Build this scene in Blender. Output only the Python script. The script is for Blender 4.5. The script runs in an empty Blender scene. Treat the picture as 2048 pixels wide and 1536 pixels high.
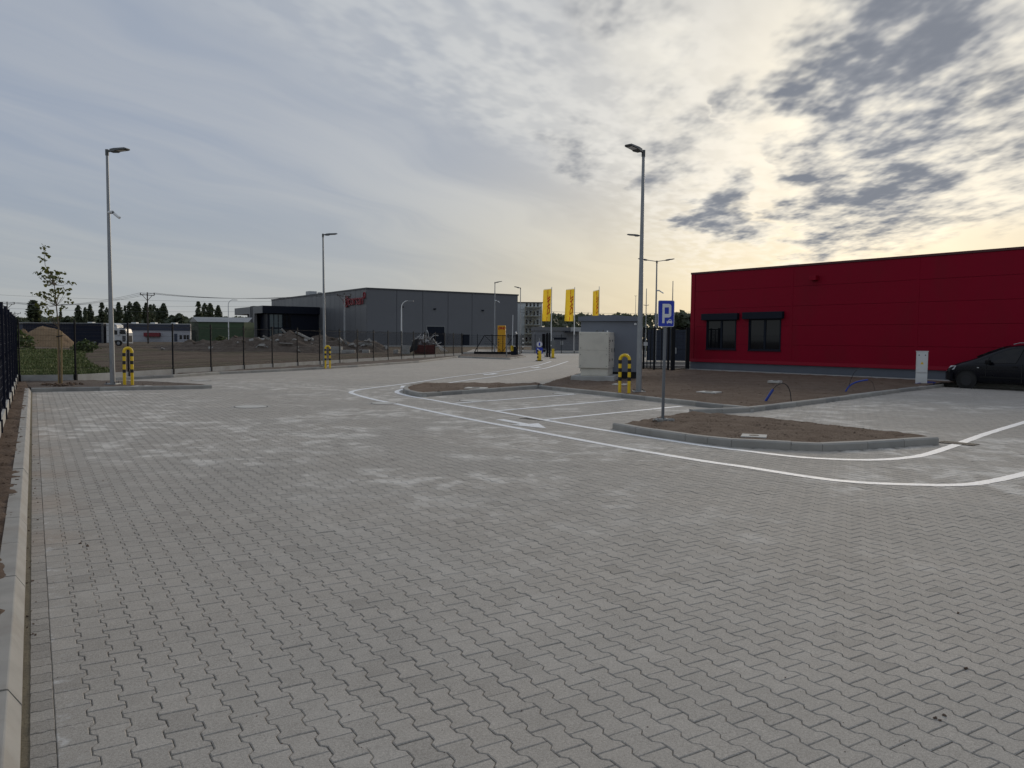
import bpy, bmesh, math, random
import numpy as np
from mathutils import Vector, Matrix, noise as mnoise, geometry as mgeo

random.seed(7); np.random.seed(7)
scene = bpy.context.scene
COL = scene.collection
R = math.radians

# ------------------------------------------------------------------ camera
F_PX, Y_HOR, ROLL, CAM_H = 1580.0, 678.0, 0.008, 1.75
pitch, roll = math.atan((768 - Y_HOR) / F_PX), math.atan(ROLL)
fwd = Vector((0, math.cos(pitch), -math.sin(pitch)))
r0 = Vector((1, 0, 0)); u0 = r0.cross(fwd)
rgt = r0 * math.cos(roll) + u0 * math.sin(roll)
upv = rgt.cross(fwd)
cam_d = bpy.data.cameras.new('camera')
cam = bpy.data.objects.new('camera', cam_d); COL.objects.link(cam)
cam_d.sensor_fit = 'HORIZONTAL'; cam_d.sensor_width = 36.0
cam_d.lens = 36.0 * F_PX / 2048.0
cam_d.clip_start = 0.05; cam_d.clip_end = 6000
cam.matrix_world = Matrix(((rgt.x, upv.x, -fwd.x, 0), (rgt.y, upv.y, -fwd.y, 0), (rgt.z, upv.z, -fwd.z, CAM_H), (0, 0, 0, 1)))
scene.camera = cam

# ------------------------------------------------------------------ sky, sun, exposure
SUN_AZ, SUN_EL = R(24.7), R(15.0)
SUN_DIR = Vector((math.sin(SUN_AZ) * math.cos(SUN_EL), math.cos(SUN_AZ) * math.cos(SUN_EL), math.sin(SUN_EL)))
scene.view_settings.view_transform = 'Standard'
scene.view_settings.look = 'None'
scene.view_settings.exposure = 0.0
scene.view_settings.gamma = 1.0
scene.view_settings.use_curve_mapping = False
scene.cycles.max_bounces = 4; scene.cycles.diffuse_bounces = 2; scene.cycles.glossy_bounces = 2; scene.cycles.transmission_bounces = 2; scene.cycles.transparent_max_bounces = 4
scene.cycles.caustics_reflective = False; scene.cycles.caustics_refractive = False


class NT:
    """small helper for building node trees from expressions"""
    def __init__(self, tree):
        self.t = tree

    def n(self, kind, **kw):
        nd = self.t.nodes.new(kind)
        for k, v in kw.items():
            setattr(nd, k, v)
        return nd

    def set(self, sock, v):
        if isinstance(v, bpy.types.NodeSocket):
            self.t.links.new(v, sock)
        else:
            sock.default_value = v

    def m(self, op, a, b=None, c=None, clamp=False):
        nd = self.n('ShaderNodeMath', operation=op, use_clamp=clamp)
        for i, v in enumerate((a, b, c)):
            if v is not None:
                self.set(nd.inputs[i], v)
        return nd.outputs[0]

    def v(self, op, a, b=None, scale=None):
        nd = self.n('ShaderNodeVectorMath', operation=op)
        self.set(nd.inputs[0], a)
        if b is not None:
            self.set(nd.inputs[1], b)
        if scale is not None:
            self.set(nd.inputs['Scale'], scale)
        return nd.outputs['Value'] if op in ('DOT_PRODUCT', 'LENGTH', 'DISTANCE') else nd.outputs[0]

    def rng(self, x, a, b, c=0.0, d=1.0, smooth=True):
        nd = self.n('ShaderNodeMapRange', interpolation_type='SMOOTHSTEP' if smooth else 'LINEAR')
        for i, v in enumerate((x, a, b, c, d)):
            self.set(nd.inputs[i], v)
        return nd.outputs[0]

    def noise(self, vec, scale=1.0, detail=4, rough=0.5, dist=0.0):
        nd = self.n('ShaderNodeTexNoise')
        self.set(nd.inputs['Vector'], vec)
        nd.inputs['Scale'].default_value = scale
        nd.inputs['Detail'].default_value = detail
        nd.inputs['Roughness'].default_value = rough
        nd.inputs['Distortion'].default_value = dist
        return nd.outputs['Fac']

    def voro(self, vec, scale=1.0, feature='F1'):
        nd = self.n('ShaderNodeTexVoronoi', feature=feature)
        self.set(nd.inputs['Vector'], vec)
        nd.inputs['Scale'].default_value = scale
        return nd.outputs['Distance']

    def mix(self, fac, a, b, blend='MIX'):
        nd = self.n('ShaderNodeMix', data_type='RGBA', blend_type=blend)
        self.set(nd.inputs[0], fac)
        for s, v in ((nd.inputs[6], a), (nd.inputs[7], b)):
            if not isinstance(v, bpy.types.NodeSocket) and len(v) == 3:
                v = (*v, 1)
            self.set(s, v)
        return nd.outputs[2]

    def xyz(self, x, y, z=0.0):
        nd = self.n('ShaderNodeCombineXYZ')
        for i, v in enumerate((x, y, z)):
            self.set(nd.inputs[i], v)
        return nd.outputs[0]

    def sep(self, v):
        nd = self.n('ShaderNodeSeparateXYZ'); self.set(nd.inputs[0], v)
        return nd.outputs


def pix_dir(px, py):
    d = fwd * F_PX + rgt * (px - 1024) - upv * (py - 768)
    return d.normalized()


def make_world():
    w = bpy.data.worlds.new('World'); scene.world = w; w.use_nodes = True
    w.cycles.sampling_method = 'MANUAL'; w.cycles.sample_map_resolution = 512
    t = w.node_tree; t.nodes.clear(); N = NT(t)
    out = N.n('ShaderNodeOutputWorld'); bg = N.n('ShaderNodeBackground')
    bg.inputs['Strength'].default_value = 0.1
    t.links.new(bg.outputs[0], out.inputs[0])
    sky = N.n('ShaderNodeTexSky', sky_type='NISHITA', sun_disc=False)
    sky.sun_elevation = SUN_EL; sky.sun_rotation = SUN_AZ
    sky.air_density = 1.0; sky.dust_density = 2.0; sky.ozone_density = 1.0
    d = N.v('NORMALIZE', N.n('ShaderNodeTexCoord').outputs['Generated'])
    dx, dy, dz = N.sep(d)[0:3]
    zz = N.m('ADD', N.m('MAXIMUM', dz, 0.0), 0.09)
    u, v = N.m('DIVIDE', dx, zz), N.m('DIVIDE', dy, zz)
    a = R(27)
    s = N.m('ADD', N.m('MULTIPLY', u, math.sin(a)), N.m('MULTIPLY', v, math.cos(a)))
    tt = N.m('SUBTRACT', N.m('MULTIPLY', u, math.cos(a)), N.m('MULTIPLY', v, math.sin(a)))
    pl = N.xyz(u, v, 0.0)
    # streaked high veil: long fibres running along the wind
    warp = N.m('MULTIPLY', N.m('SUBTRACT', N.noise(pl, 0.55, 2), 0.5), 1.3)
    tw = N.m('ADD', tt, warp)
    st1 = N.noise(N.xyz(N.m('MULTIPLY', s, 0.22), tw, 1.7), 1.15, 4, 0.55)
    st2 = N.noise(N.xyz(N.m('MULTIPLY', s, 0.5), N.m('MULTIPLY', tw, 2.6), 5.1), 1.3, 3, 0.62)
    veil = N.rng(N.m('ADD', N.m('MULTIPLY', st1, 0.66), N.m('MULTIPLY', st2, 0.34)), 0.35, 0.64)
    # light around the hidden sun
    c = N.v('DOT_PRODUCT', d, tuple(SUN_DIR))
    g = N.m('POWER', N.m('MULTIPLY', N.m('SUBTRACT', c, 0.48, clamp=True), 1.92, clamp=True), 4.0)
    g2 = N.m('POWER', N.m('MAXIMUM', c, 0.0), 90.0)
    hz = N.rng(dz, 0.0, 0.24, 1.0, 0.0)
    thin = N.mix(g, (0.31, 0.37, 0.48), (0.58, 0.575, 0.555))
    thick = N.mix(g, (0.43, 0.467, 0.53), (0.77, 0.76, 0.71))
    warm = N.mix(N.rng(c, 0.80, 1.0), (0.46, 0.485, 0.48), (0.86, 0.74, 0.46))
    veil_c = N.mix(veil, thin, thick)
    veil_c = N.mix(N.m('MULTIPLY', hz, 0.75), veil_c, warm)
    # mackerel field: small bright cells along bands
    cell = N.noise(N.xyz(s, N.m('MULTIPLY', tt, 1.5), N.m('MULTIPLY', warp, 0.4)), 8.0, 2, 0.55)
    band = N.m('MULTIPLY', N.rng(tt, -1.75, -1.15), N.rng(tt, -0.75, -0.2, 1.0, 0.0))
    band = N.m('MULTIPLY', band, N.rng(st1, 0.30, 0.52))
    mack = N.m('MULTIPLY', N.rng(cell, 0.34, 0.66), band)
    veil_c = N.mix(N.m('MULTIPLY', mack, 0.5), veil_c, N.mix(g, (0.60, 0.63, 0.65), (1.0, 0.97, 0.9)))
    # grey altocumulus: broken heaps, thickest round the sun's place in the sky
    brk = N.noise(N.xyz(u, N.m('MULTIPLY', v, 0.8), 3.3), 2.6, 4, 0.6)
    fine = N.noise(N.xyz(u, N.m('MULTIPLY', v, 0.55), 1.1), 9.5, 3, 0.58)
    dw = N.v('NORMALIZE', N.v('ADD', d, N.v('SCALE', N.v('SUBTRACT', N.xyz(brk, st2, st1), (0.5, 0.5, 0.5)), scale=0.17)))

    def blob(px, py, deg, amp):
        cc = N.v('DOT_PRODUCT', dw, tuple(pix_dir(px, py)))
        return N.m('MULTIPLY', N.rng(cc, math.cos(R(deg)), math.cos(R(deg * 0.2))), amp)
    dens = None
    for b in ((1860, 50, 8.0, 0.92), (1770, 215, 8.0, 0.95), (1640, 220, 4.4, 0.78), (1790, 350, 6.5, 0.85), (1990, 170, 6.5, 0.6),
              (1690, 320, 5.0, 0.8), (1990, 330, 5.5, 0.58), (1440, 425, 3.0, 0.85), (1480, 462, 2.2, 0.75), (1655, 462, 3.8, 0.7), (1250, 70, 5.2, 0.52),
              (1290, 210, 3.6, 0.46), (1385, 262, 2.8, 0.5), (1340, 335, 2.8, 0.42), (1150, 325, 3.4, 0.42), (1500, 195, 2.2, 0.55),
              (1560, 290, 2.0, 0.55), (2260, 60, 8.0, 0.6), (1800, -200, 8.0, 0.7)):
        x = blob(*b)
        dens = x if dens is None else N.m('MAXIMUM', dens, x)
    tex = N.m('ADD', N.m('MULTIPLY', brk, 0.5), N.m('MULTIPLY', fine, 0.5))
    dark = N.rng(N.m('ADD', N.m('MULTIPLY', dens, 0.46), N.m('MULTIPLY', N.m('SUBTRACT', tex, 0.5), 1.25)), 0.0, 0.50)
    dark = N.m('MULTIPLY', dark, N.rng(dens, 0.0, 0.22))
    dcol = N.mix(N.rng(tex, 0.38, 0.62, 1.0, 0.0), (0.20, 0.22, 0.265), (0.42, 0.43, 0.455))
    colr = N.mix(N.m('MULTIPLY', dark, 0.95), veil_c, dcol)
    lit = N.m('MULTIPLY', N.m('SUBTRACT', 1.0, dark), N.m('MULTIPLY', g, N.rng(dens, 0.1, 0.6)))
    colr = N.mix(N.m('MULTIPLY', lit, 0.55), colr, (1.0, 0.965, 0.86))
    colr = N.mix(N.m('MULTIPLY', g2, N.m('SUBTRACT', 1.0, dark)), colr, (0.98, 0.93, 0.78))
    cover = N.m('ADD', 0.88, N.m('MULTIPLY', dark, 0.12))
    cloud10 = N.v('SCALE', colr, scale=10.0)
    sky_l = N.v('SCALE', sky.outputs[0], scale=0.5)
    fin = N.mix(cover, sky_l, cloud10)
    t.links.new(fin, bg.inputs['Color'])


make_world()
sun_d = bpy.data.lights.new('sun', 'SUN'); sun_d.energy = 1.5; sun_d.angle = R(26); sun_d.color = (1.0, 0.86, 0.68)
sun = bpy.data.objects.new('sun', sun_d); COL.objects.link(sun)
sun.rotation_euler = (-SUN_DIR).to_track_quat('-Z', 'Y').to_euler()


# ------------------------------------------------------------------ survey helpers (photo pixel -> point of the place)
def ray(px, py):
    d = fwd * F_PX + rgt * (px - 1024) - upv * (py - 768)
    return d / d.y


def G(px, py, z=0.0):
    d = ray(px, py); k = (z - CAM_H) / d.z
    return Vector((d.x * k, k))


def AT(px, py, Y):
    d = ray(px, py)
    return Vector((d.x * Y, Y, CAM_H + d.z * Y))


def ZAT(px, py, Y):
    return AT(px, py, Y).z


def PROJ(p):
    q = Vector(p) - Vector((0, 0, CAM_H)); c = q.dot(fwd)
    return 1024 + F_PX * q.dot(rgt) / c, 768 - F_PX * q.dot(upv) / c


def WALL(px, py, p0, e):
    """pixel -> (distance along wall, height) on the vertical plane through p0 with direction e"""
    d = ray(px, py)
    # p0 + e t = d * k
    k = (p0[0] * e[1] - p0[1] * e[0]) / (d.x * e[1] - d.y * e[0])
    t = (Vector((d.x * k, k)) - Vector(p0)).dot(Vector(e))
    return t, CAM_H + d.z * k


# ------------------------------------------------------------------ objects, meshes
def tag(o, label=None, cat=None, group=None, kind=None):
    if label: o['label'] = label
    if cat: o['category'] = cat
    if group: o['group'] = group
    if kind: o['kind'] = kind
    return o


def thing(name, label, cat, loc=(0, 0, 0), rz=0.0, group=None):
    o = bpy.data.objects.new(name, None); COL.objects.link(o)
    o.empty_display_size = 0.2
    o.location = loc; o.rotation_euler = (0, 0, rz)
    return tag(o, label, cat, group)


def structure(name, loc=(0, 0, 0)):
    o = bpy.data.objects.new(name, None); COL.objects.link(o); o.location = loc
    return tag(o, kind='structure')


def link(name, me, mat=None, parent=None, loc=None, rz=None):
    o = bpy.data.objects.new(name, me); COL.objects.link(o)
    if mat is not None and not me.materials: me.materials.append(mat)
    if parent is not None: o.parent = parent
    if loc is not None: o.location = loc
    if rz is not None: o.rotation_euler = (0, 0, rz)
    return o


def copy_tree(o, parent=None):
    c = o.copy(); COL.objects.link(c); c.parent = parent
    for ch in list(o.children): copy_tree(ch, c)
    return c


class MB:
    def __init__(self):
        self.V = []; self.F = []

    def add(self, vs, fs):
        b = len(self.V); self.V += [tuple(v) for v in vs]; self.F += [tuple(b + i for i in f) for f in fs]
        return self

    def box(self, x0, x1, y0, y1, z0, z1):
        return self.add([(x0, y0, z0), (x1, y0, z0), (x1, y1, z0), (x0, y1, z0), (x0, y0, z1), (x1, y0, z1), (x1, y1, z1), (x0, y1, z1)],
                        [(3, 2, 1, 0), (4, 5, 6, 7), (0, 1, 5, 4), (1, 2, 6, 5), (2, 3, 7, 6), (3, 0, 4, 7)])

    def obox(self, M, sx, sy, sz):
        vs = [M @ Vector((x * sx / 2, y * sy / 2, z * sz / 2)) for z in (-1, 1) for x, y in ((-1, -1), (1, -1), (1, 1), (-1, 1))]
        return self.add(vs, [(3, 2, 1, 0), (4, 5, 6, 7), (0, 1, 5, 4), (1, 2, 6, 5), (2, 3, 7, 6), (3, 0, 4, 7)])

    def bar(self, p, q, w, h=None):
        p, q = Vector(p), Vector(q); h = h or w
        d = (q - p); L = d.length; d.normalize()
        ref = Vector((0, 0, 1)) if abs(d.z) < 0.9 else Vector((1, 0, 0))
        x = d.cross(ref).normalized(); y = x.cross(d)
        M = Matrix((x, d, y)).transposed().to_4x4(); M.translation = (p + q) / 2
        return self.obox(M, w, L, h)

    def tube(self, path, rad, n=10, caps=True):
        path = [Vector(p) for p in path]
        rads = rad if isinstance(rad, (list, tuple)) else [rad] * len(path)
        rings = []; prev = None
        for i, p in enumerate(path):
            d = (path[min(i + 1, len(path) - 1)] - path[max(i - 1, 0)]).normalized()
            if prev is None:
                ref = Vector((0, 0, 1)) if abs(d.z) < 0.9 else Vector((1, 0, 0))
                x = d.cross(ref).normalized()
            else:
                x = (prev - d * prev.dot(d)).normalized()
            prev = x; y = d.cross(x)
            rings.append([p + (x * math.cos(2 * math.pi * k / n) + y * math.sin(2 * math.pi * k / n)) * rads[i] for k in range(n)])
        vs = [v for r in rings for v in r]; fs = []
        for i in range(len(path) - 1):
            for k in range(n):
                a, b = i * n + k, i * n + (k + 1) % n
                fs.append((a, b, b + n, a + n))
        if caps:
            fs.append(tuple(range(n - 1, -1, -1))); fs.append(tuple((len(path) - 1) * n + k for k in range(n)))
        return self.add(vs, fs)

    def prism(self, pts, z0, z1):
        n = len(pts)
        vs = [(p[0], p[1], z0) for p in pts] + [(p[0], p[1], z1) for p in pts]
        return self.add(vs, [tuple(range(n - 1, -1, -1)), tuple(range(n, 2 * n))] + [(i, (i + 1) % n, n + (i + 1) % n, n + i) for i in range(n)])

    def mesh(self, name, smooth=False):
        me = bpy.data.meshes.new(name); me.from_pydata(self.V, [], self.F); me.update()
        if smooth: me.shade_smooth()
        return me

    def build(self, name, mat, parent=None, smooth=False, bevel=0.0, loc=None, rz=None):
        me = self.mesh(name, smooth)
        o = link(name, me, mat, parent, loc, rz)
        if bevel:
            md = o.modifiers.new('bevel', 'BEVEL'); md.width = bevel; md.segments = 2; md.limit_method = 'ANGLE'
        if smooth:
            try: me.set_sharp_from_angle(angle=R(40))
            except Exception: pass
        return o


def grid_solid(xs, zs, solid, y0, y1):
    """one connected slab made of the solid cells of a grid (window frames, cut panels)"""
    mb = MB(); ids = {}

    def vid(i, j, k):
        if (i, j, k) not in ids:
            ids[(i, j, k)] = len(mb.V); mb.V.append((xs[i], (y0, y1)[k], zs[j]))
        return ids[(i, j, k)]
    nx, nz = len(xs) - 1, len(zs) - 1
    S = lambda i, j: 0 <= i < nx and 0 <= j < nz and solid(i, j)
    for i in range(nx):
        for j in range(nz):
            if not S(i, j): continue
            mb.F.append((vid(i, j, 0), vid(i + 1, j, 0), vid(i + 1, j + 1, 0), vid(i, j + 1, 0)))
            mb.F.append((vid(i, j + 1, 1), vid(i + 1, j + 1, 1), vid(i + 1, j, 1), vid(i, j, 1)))
            if not S(i - 1, j): mb.F.append((vid(i, j, 0), vid(i, j + 1, 0), vid(i, j + 1, 1), vid(i, j, 1)))
            if not S(i + 1, j): mb.F.append((vid(i + 1, j, 1), vid(i + 1, j + 1, 1), vid(i + 1, j + 1, 0), vid(i + 1, j, 0)))
            if not S(i, j - 1): mb.F.append((vid(i, j, 1), vid(i + 1, j, 1), vid(i + 1, j, 0), vid(i, j, 0)))
            if not S(i, j + 1): mb.F.append((vid(i, j + 1, 0), vid(i + 1, j + 1, 0), vid(i + 1, j + 1, 1), vid(i, j + 1, 1)))
    return mb


# ------------------------------------------------------------------ materials
MATS = {}


def M(name, col, rough=0.6, metal=0.0, var=0.15, scale=4.0, bump=0.0, bscale=40.0, coat=0.0, spec=0.5, dirt=None, dirt_amt=0.0, dirt_scale=1.5, stretch=(1, 1, 1)):
    if name in MATS: return MATS[name]
    m = bpy.data.materials.new(name); m.use_nodes = True; MATS[name] = m
    t = m.node_tree; N = NT(t); b = t.nodes['Principled BSDF']
    pos = N.v('MULTIPLY', N.n('ShaderNodeNewGeometry').outputs['Position'], stretch)
    nz = N.noise(pos, scale, 5, 0.6)
    k = N.rng(nz, 0.25, 0.75, 1 - var, 1 + var, smooth=False)
    c = N.v('SCALE', tuple(col), scale=k)
    if dirt is not None:
        dn = N.noise(pos, dirt_scale, 6, 0.65)
        c = N.mix(N.m('MULTIPLY', N.rng(dn, 0.45, 0.7), dirt_amt), c, dirt)
    t.links.new(c, b.inputs['Base Color'])
    b.inputs['Metallic'].default_value = metal
    N.set(b.inputs['Roughness'], N.rng(nz, 0.2, 0.8, max(0.02, rough - 0.08), min(1, rough + 0.08), smooth=False))
    b.inputs['Specular IOR Level'].default_value = spec
    b.inputs['Coat Weight'].default_value = coat
    if bump:
        bp = N.n('ShaderNodeBump'); bp.inputs['Strength'].default_value = 1.0; bp.inputs['Distance'].default_value = bump
        t.links.new(N.noise(pos, bscale, 4, 0.65), bp.inputs['Height']); t.links.new(bp.outputs[0], b.inputs['Normal'])
    return m


def dust_nodes(N, pos):
    """pale sand and lime dust left on the new paving: patches and wheel-swept streaks"""
    p2 = N.v('MULTIPLY', pos, (1, 1, 0))
    x, y, _ = N.sep(p2)[0:3]
    d1 = N.noise(p2, 0.22, 4, 0.6, 0.6)
    d2 = N.noise(p2, 1.6, 5, 0.65, 0.4)
    band = N.rng(N.m('ADD', y, N.m('MULTIPLY', x, 0.55)), 6.5, 9.5)
    band = N.m('MULTIPLY', band, N.rng(N.m('ADD', y, N.m('MULTIPLY', x, 0.3)), 34.0, 22.0))
    a = N.m('MULTIPLY', N.rng(d1, 0.42, 0.60), N.rng(d2, 0.46, 0.62))
    a = N.m('MULTIPLY', a, N.m('ADD', 0.22, N.m('MULTIPLY', band, 1.1)))
    return a, d1


def paving_mat(name, attr):
    m = bpy.data.materials.new(name); m.use_nodes = True
    t = m.node_tree; N = NT(t); b = t.nodes['Principled BSDF']
    pos = N.n('ShaderNodeNewGeometry').outputs['Position']
    dust, d1 = dust_nodes(N, pos)
    grain = N.noise(pos, 190.0, 2, 0.75)
    spk = N.noise(pos, 75.0, 2, 0.65)
    blot = N.noise(pos, 9.0, 4, 0.6)
    if attr:
        at = N.n('ShaderNodeAttribute', attribute_name='tint', attribute_type='GEOMETRY').outputs['Fac']
    else:
        vr = N.n('ShaderNodeTexVoronoi'); vr.inputs['Scale'].default_value = 6.2
        rot = N.n('ShaderNodeVectorRotate', rotation_type='Z_AXIS'); t.links.new(pos, rot.inputs['Vector']); rot.inputs['Angle'].default_value = R(-31.2)
        t.links.new(N.v('MULTIPLY', rot.outputs[0], (1.15, 0.82, 0)), vr.inputs['Vector'])
        at = N.rng(N.sep(vr.outputs['Color'])[0], 0, 1, 0.86, 1.02, smooth=False)
    k = N.m('MULTIPLY', at, N.rng(grain, 0.25, 0.75, 0.62, 1.38, smooth=False))
    k = N.m('MULTIPLY', k, N.rng(spk, 0.3, 0.78, 0.84, 1.24, smooth=False))
    k = N.m('MULTIPLY', k, N.rng(blot, 0.25, 0.75, 0.92, 1.08, smooth=False))
    k = N.m('MULTIPLY', k, N.rng(d1, 0.3, 0.7, 0.96, 1.06, smooth=False))
    base = N.mix(N.rng(N.noise(pos, 0.5, 3), 0.35, 0.65), (0.380, 0.352, 0.310), (0.388, 0.355, 0.309))
    c = N.v('SCALE', base, scale=k)
    w_ = N.v('DOT_PRODUCT', N.v('SUBTRACT', pos, (KA.x, KA.y, 0)), (KN.x, KN.y, 0)); s_ = N.v('DOT_PRODUCT', N.v('SUBTRACT', pos, (KA.x, KA.y, 0)), (KD.x, KD.y, 0))
    edge = N.m('MULTIPLY', N.rng(w_, 0.125, 0.14), N.rng(w_, 0.25, 0.15, 0.0, 1.0))
    lime = N.m('MULTIPLY', edge, N.rng(N.noise(pos, 7.0, 5, 0.75), 0.52, 0.66))
    c = N.mix(N.m('MULTIPLY', lime, 0.75), c, (0.62, 0.61, 0.58))
    sand = N.m('MULTIPLY', N.rng(w_, 0.75, 0.1, 0.0, 1.0), N.m('MULTIPLY', N.rng(s_, 2.0, 4.5), N.rng(N.noise(pos, 0.8, 3), 0.42, 0.62)))
    c = N.mix(N.m('MULTIPLY', sand, 0.55), c, (0.40, 0.32, 0.25))
    dust = N.m('MULTIPLY', dust, N.rng(at, 0.95, 1.05, 0.45, 1.25), clamp=True)
    c = N.mix(N.m('MULTIPLY', dust, 0.95), c, (0.62, 0.585, 0.525))
    t.links.new(c, b.inputs['Base Color'])
    b.inputs['Roughness'].default_value = 0.86
    b.inputs['Specular IOR Level'].default_value = 0.35
    bp = N.n('ShaderNodeBump'); bp.inputs['Strength'].default_value = 0.5; bp.inputs['Distance'].default_value = 0.002
    t.links.new(grain, bp.inputs['Height']); t.links.new(bp.outputs[0], b.inputs['Normal'])
    return m


def soil_mat(name, c1, c2, c3, scale=1.0, grass=0.0):
    m = bpy.data.materials.new(name); m.use_nodes = True
    t = m.node_tree; N = NT(t); b = t.nodes['Principled BSDF']
    pos = N.n('ShaderNodeNewGeometry').outputs['Position']
    a = N.noise(pos, 1.3 * scale, 6, 0.65); f = N.noise(pos, 24 * scale, 4, 0.8); h = N.noise(pos, 0.3 * scale, 3, 0.6)
    c = N.mix(N.rng(a, 0.35, 0.65), c1, c2)
    c = N.mix(N.rng(f, 0.48, 0.66), c, c3)
    if grass:
        gm = N.m('MULTIPLY', N.rng(h, 0.48, 0.6), grass)
        c = N.mix(gm, c, N.mix(f, (0.035, 0.06, 0.015), (0.09, 0.11, 0.035)))
    t.links.new(c, b.inputs['Base Color'])
    b.inputs['Roughness'].default_value = 0.95; b.inputs['Specular IOR Level'].default_value = 0.2
    bp = N.n('ShaderNodeBump'); bp.inputs['Strength'].default_value = 1.0; bp.inputs['Distance'].default_value = 0.03
    t.links.new(f, bp.inputs['Height']); t.links.new(bp.outputs[0], b.inputs['Normal'])
    return m


KA, KB = G(40, 1536), G(62, 784)
KD = (KB - KA).normalized()                     # direction of the left kerb and of the paver columns
KN = Vector((KD.y, -KD.x))                      # to the right of it
PAVER = paving_mat('paving_block_concrete', True)
PAVEFAR = paving_mat('paving_far_concrete', False)
SOIL = soil_mat('bed_soil', (0.142, 0.098, 0.070), (0.185, 0.135, 0.100), (0.100, 0.068, 0.049))
SOILP = soil_mat('bed_soil_pale', (0.17, 0.14, 0.115), (0.13, 0.10, 0.08), (0.08, 0.06, 0.048))
DIRT = soil_mat('field_dirt', (0.115, 0.082, 0.058), (0.155, 0.118, 0.088), (0.075, 0.053, 0.038), 0.5, 0.25)
RUBBLE = soil_mat('rubble_earth', (0.13, 0.10, 0.078), (0.18, 0.148, 0.12), (0.075, 0.056, 0.045), 1.2)
GRASSG = soil_mat('grass_ground', (0.05, 0.07, 0.02), (0.075, 0.085, 0.03), (0.06, 0.055, 0.03), 1.0)
SANDM = soil_mat('sand_heap_sand', (0.30, 0.21, 0.125), (0.25, 0.17, 0.10), (0.19, 0.13, 0.08))
JOINT = soil_mat('joint_sand', (0.44, 0.40, 0.33), (0.20, 0.18, 0.15), (0.14, 0.125, 0.105), 2.6)
SANDSTRIP = soil_mat('gutter_sand', (0.36, 0.31, 0.22), (0.30, 0.26, 0.19), (0.22, 0.19, 0.14), 3.0)
KERB = M('kerb_concrete', (0.38, 0.366, 0.335), 0.88, var=0.16, scale=3.0, bump=0.003, bscale=220, dirt=(0.24, 0.20, 0.16), dirt_amt=0.35, dirt_scale=2.2)
KERBD = M('kerb_concrete_new', (0.33, 0.313, 0.28), 0.85, var=0.2, scale=1.6, bump=0.003, bscale=220, dirt=(0.36, 0.35, 0.33), dirt_amt=0.45, dirt_scale=1.4)
KERBD2 = M('kerb_concrete_new_dark', (0.25, 0.245, 0.228), 0.85, var=0.2, scale=1.9, bump=0.003, bscale=220, dirt=(0.36, 0.35, 0.33), dirt_amt=0.45, dirt_scale=1.2)
KERBD3 = M('kerb_concrete_new_pale', (0.34, 0.33, 0.30), 0.85, var=0.18, scale=1.3, bump=0.003, bscale=220, dirt=(0.22, 0.21, 0.19), dirt_amt=0.4, dirt_scale=1.6)
CONC = M('cast_concrete', (0.40, 0.395, 0.37), 0.85, var=0.14, scale=2.5, bump=0.004, bscale=90, dirt=(0.27, 0.25, 0.22), dirt_amt=0.5)
PAINT = M('road_paint', (0.86, 0.87, 0.87), 0.6, var=0.07, scale=9, dirt=(0.42, 0.40, 0.36), dirt_amt=0.55, dirt_scale=26)
GALV = M('galvanised_steel', (0.29, 0.305, 0.315), 0.5, metal=0.45, var=0.2, scale=9, stretch=(1, 1, 0.4))
DKMETAL = M('dark_lamp_metal', (0.10, 0.105, 0.105), 0.5, metal=0.3, var=0.1)
FENCE = M('fence_anthracite', (0.010, 0.011, 0.014), 0.45, var=0.1, spec=0.12)
FENCEB = M('fence_navy', (0.012, 0.014, 0.026), 0.45, var=0.1, spec=0.12)
FBLACK = M('gate_black', (0.012, 0.013, 0.015), 0.5, var=0.1, spec=0.12)
YELLOW = M('safety_yellow', (0.82, 0.55, 0.012), 0.38, var=0.06, scale=6, dirt=(0.3, 0.22, 0.06), dirt_amt=0.2, dirt_scale=8)
BLACKT = M('black_tape', (0.014, 0.013, 0.013), 0.5, var=0.1)
BLACKR = M('black_rubber', (0.012, 0.012, 0.012), 0.8, var=0.1)
WHITE = M('white_paint', (0.74, 0.75, 0.74), 0.4, var=0.05)


# ------------------------------------------------------------------ paving geometry

def sw(s, w):                                   # along kerb, away from kerb -> ground point
    return KA + KD * s + KN * w


def inpoly(p, poly):
    x, y = p[0], p[1]; c = False; j = len(poly) - 1
    for i in range(len(poly)):
        xi, yi = poly[i][0], poly[i][1]; xj, yj = poly[j][0], poly[j][1]
        if (yi > y) != (yj > y) and x < (xj - xi) * (y - yi) / (yj - yi) + xi: c = not c
        j = i
    return c


def smooth_path(pts, n=8):
    P = [pts[0]] + list(pts) + [pts[-1]]; out = []
    for i in range(1, len(P) - 2):
        a, b, c, d = P[i - 1], P[i], P[i + 1], P[i + 2]
        for k in range(n):
            t = k / n
            out.append(0.5 * ((2 * b) + (c - a) * t + (2 * a - 5 * b + 4 * c - d) * t * t + (3 * b - a - 3 * c + d) * t ** 3))
    out.append(pts[-1])
    return out


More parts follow.
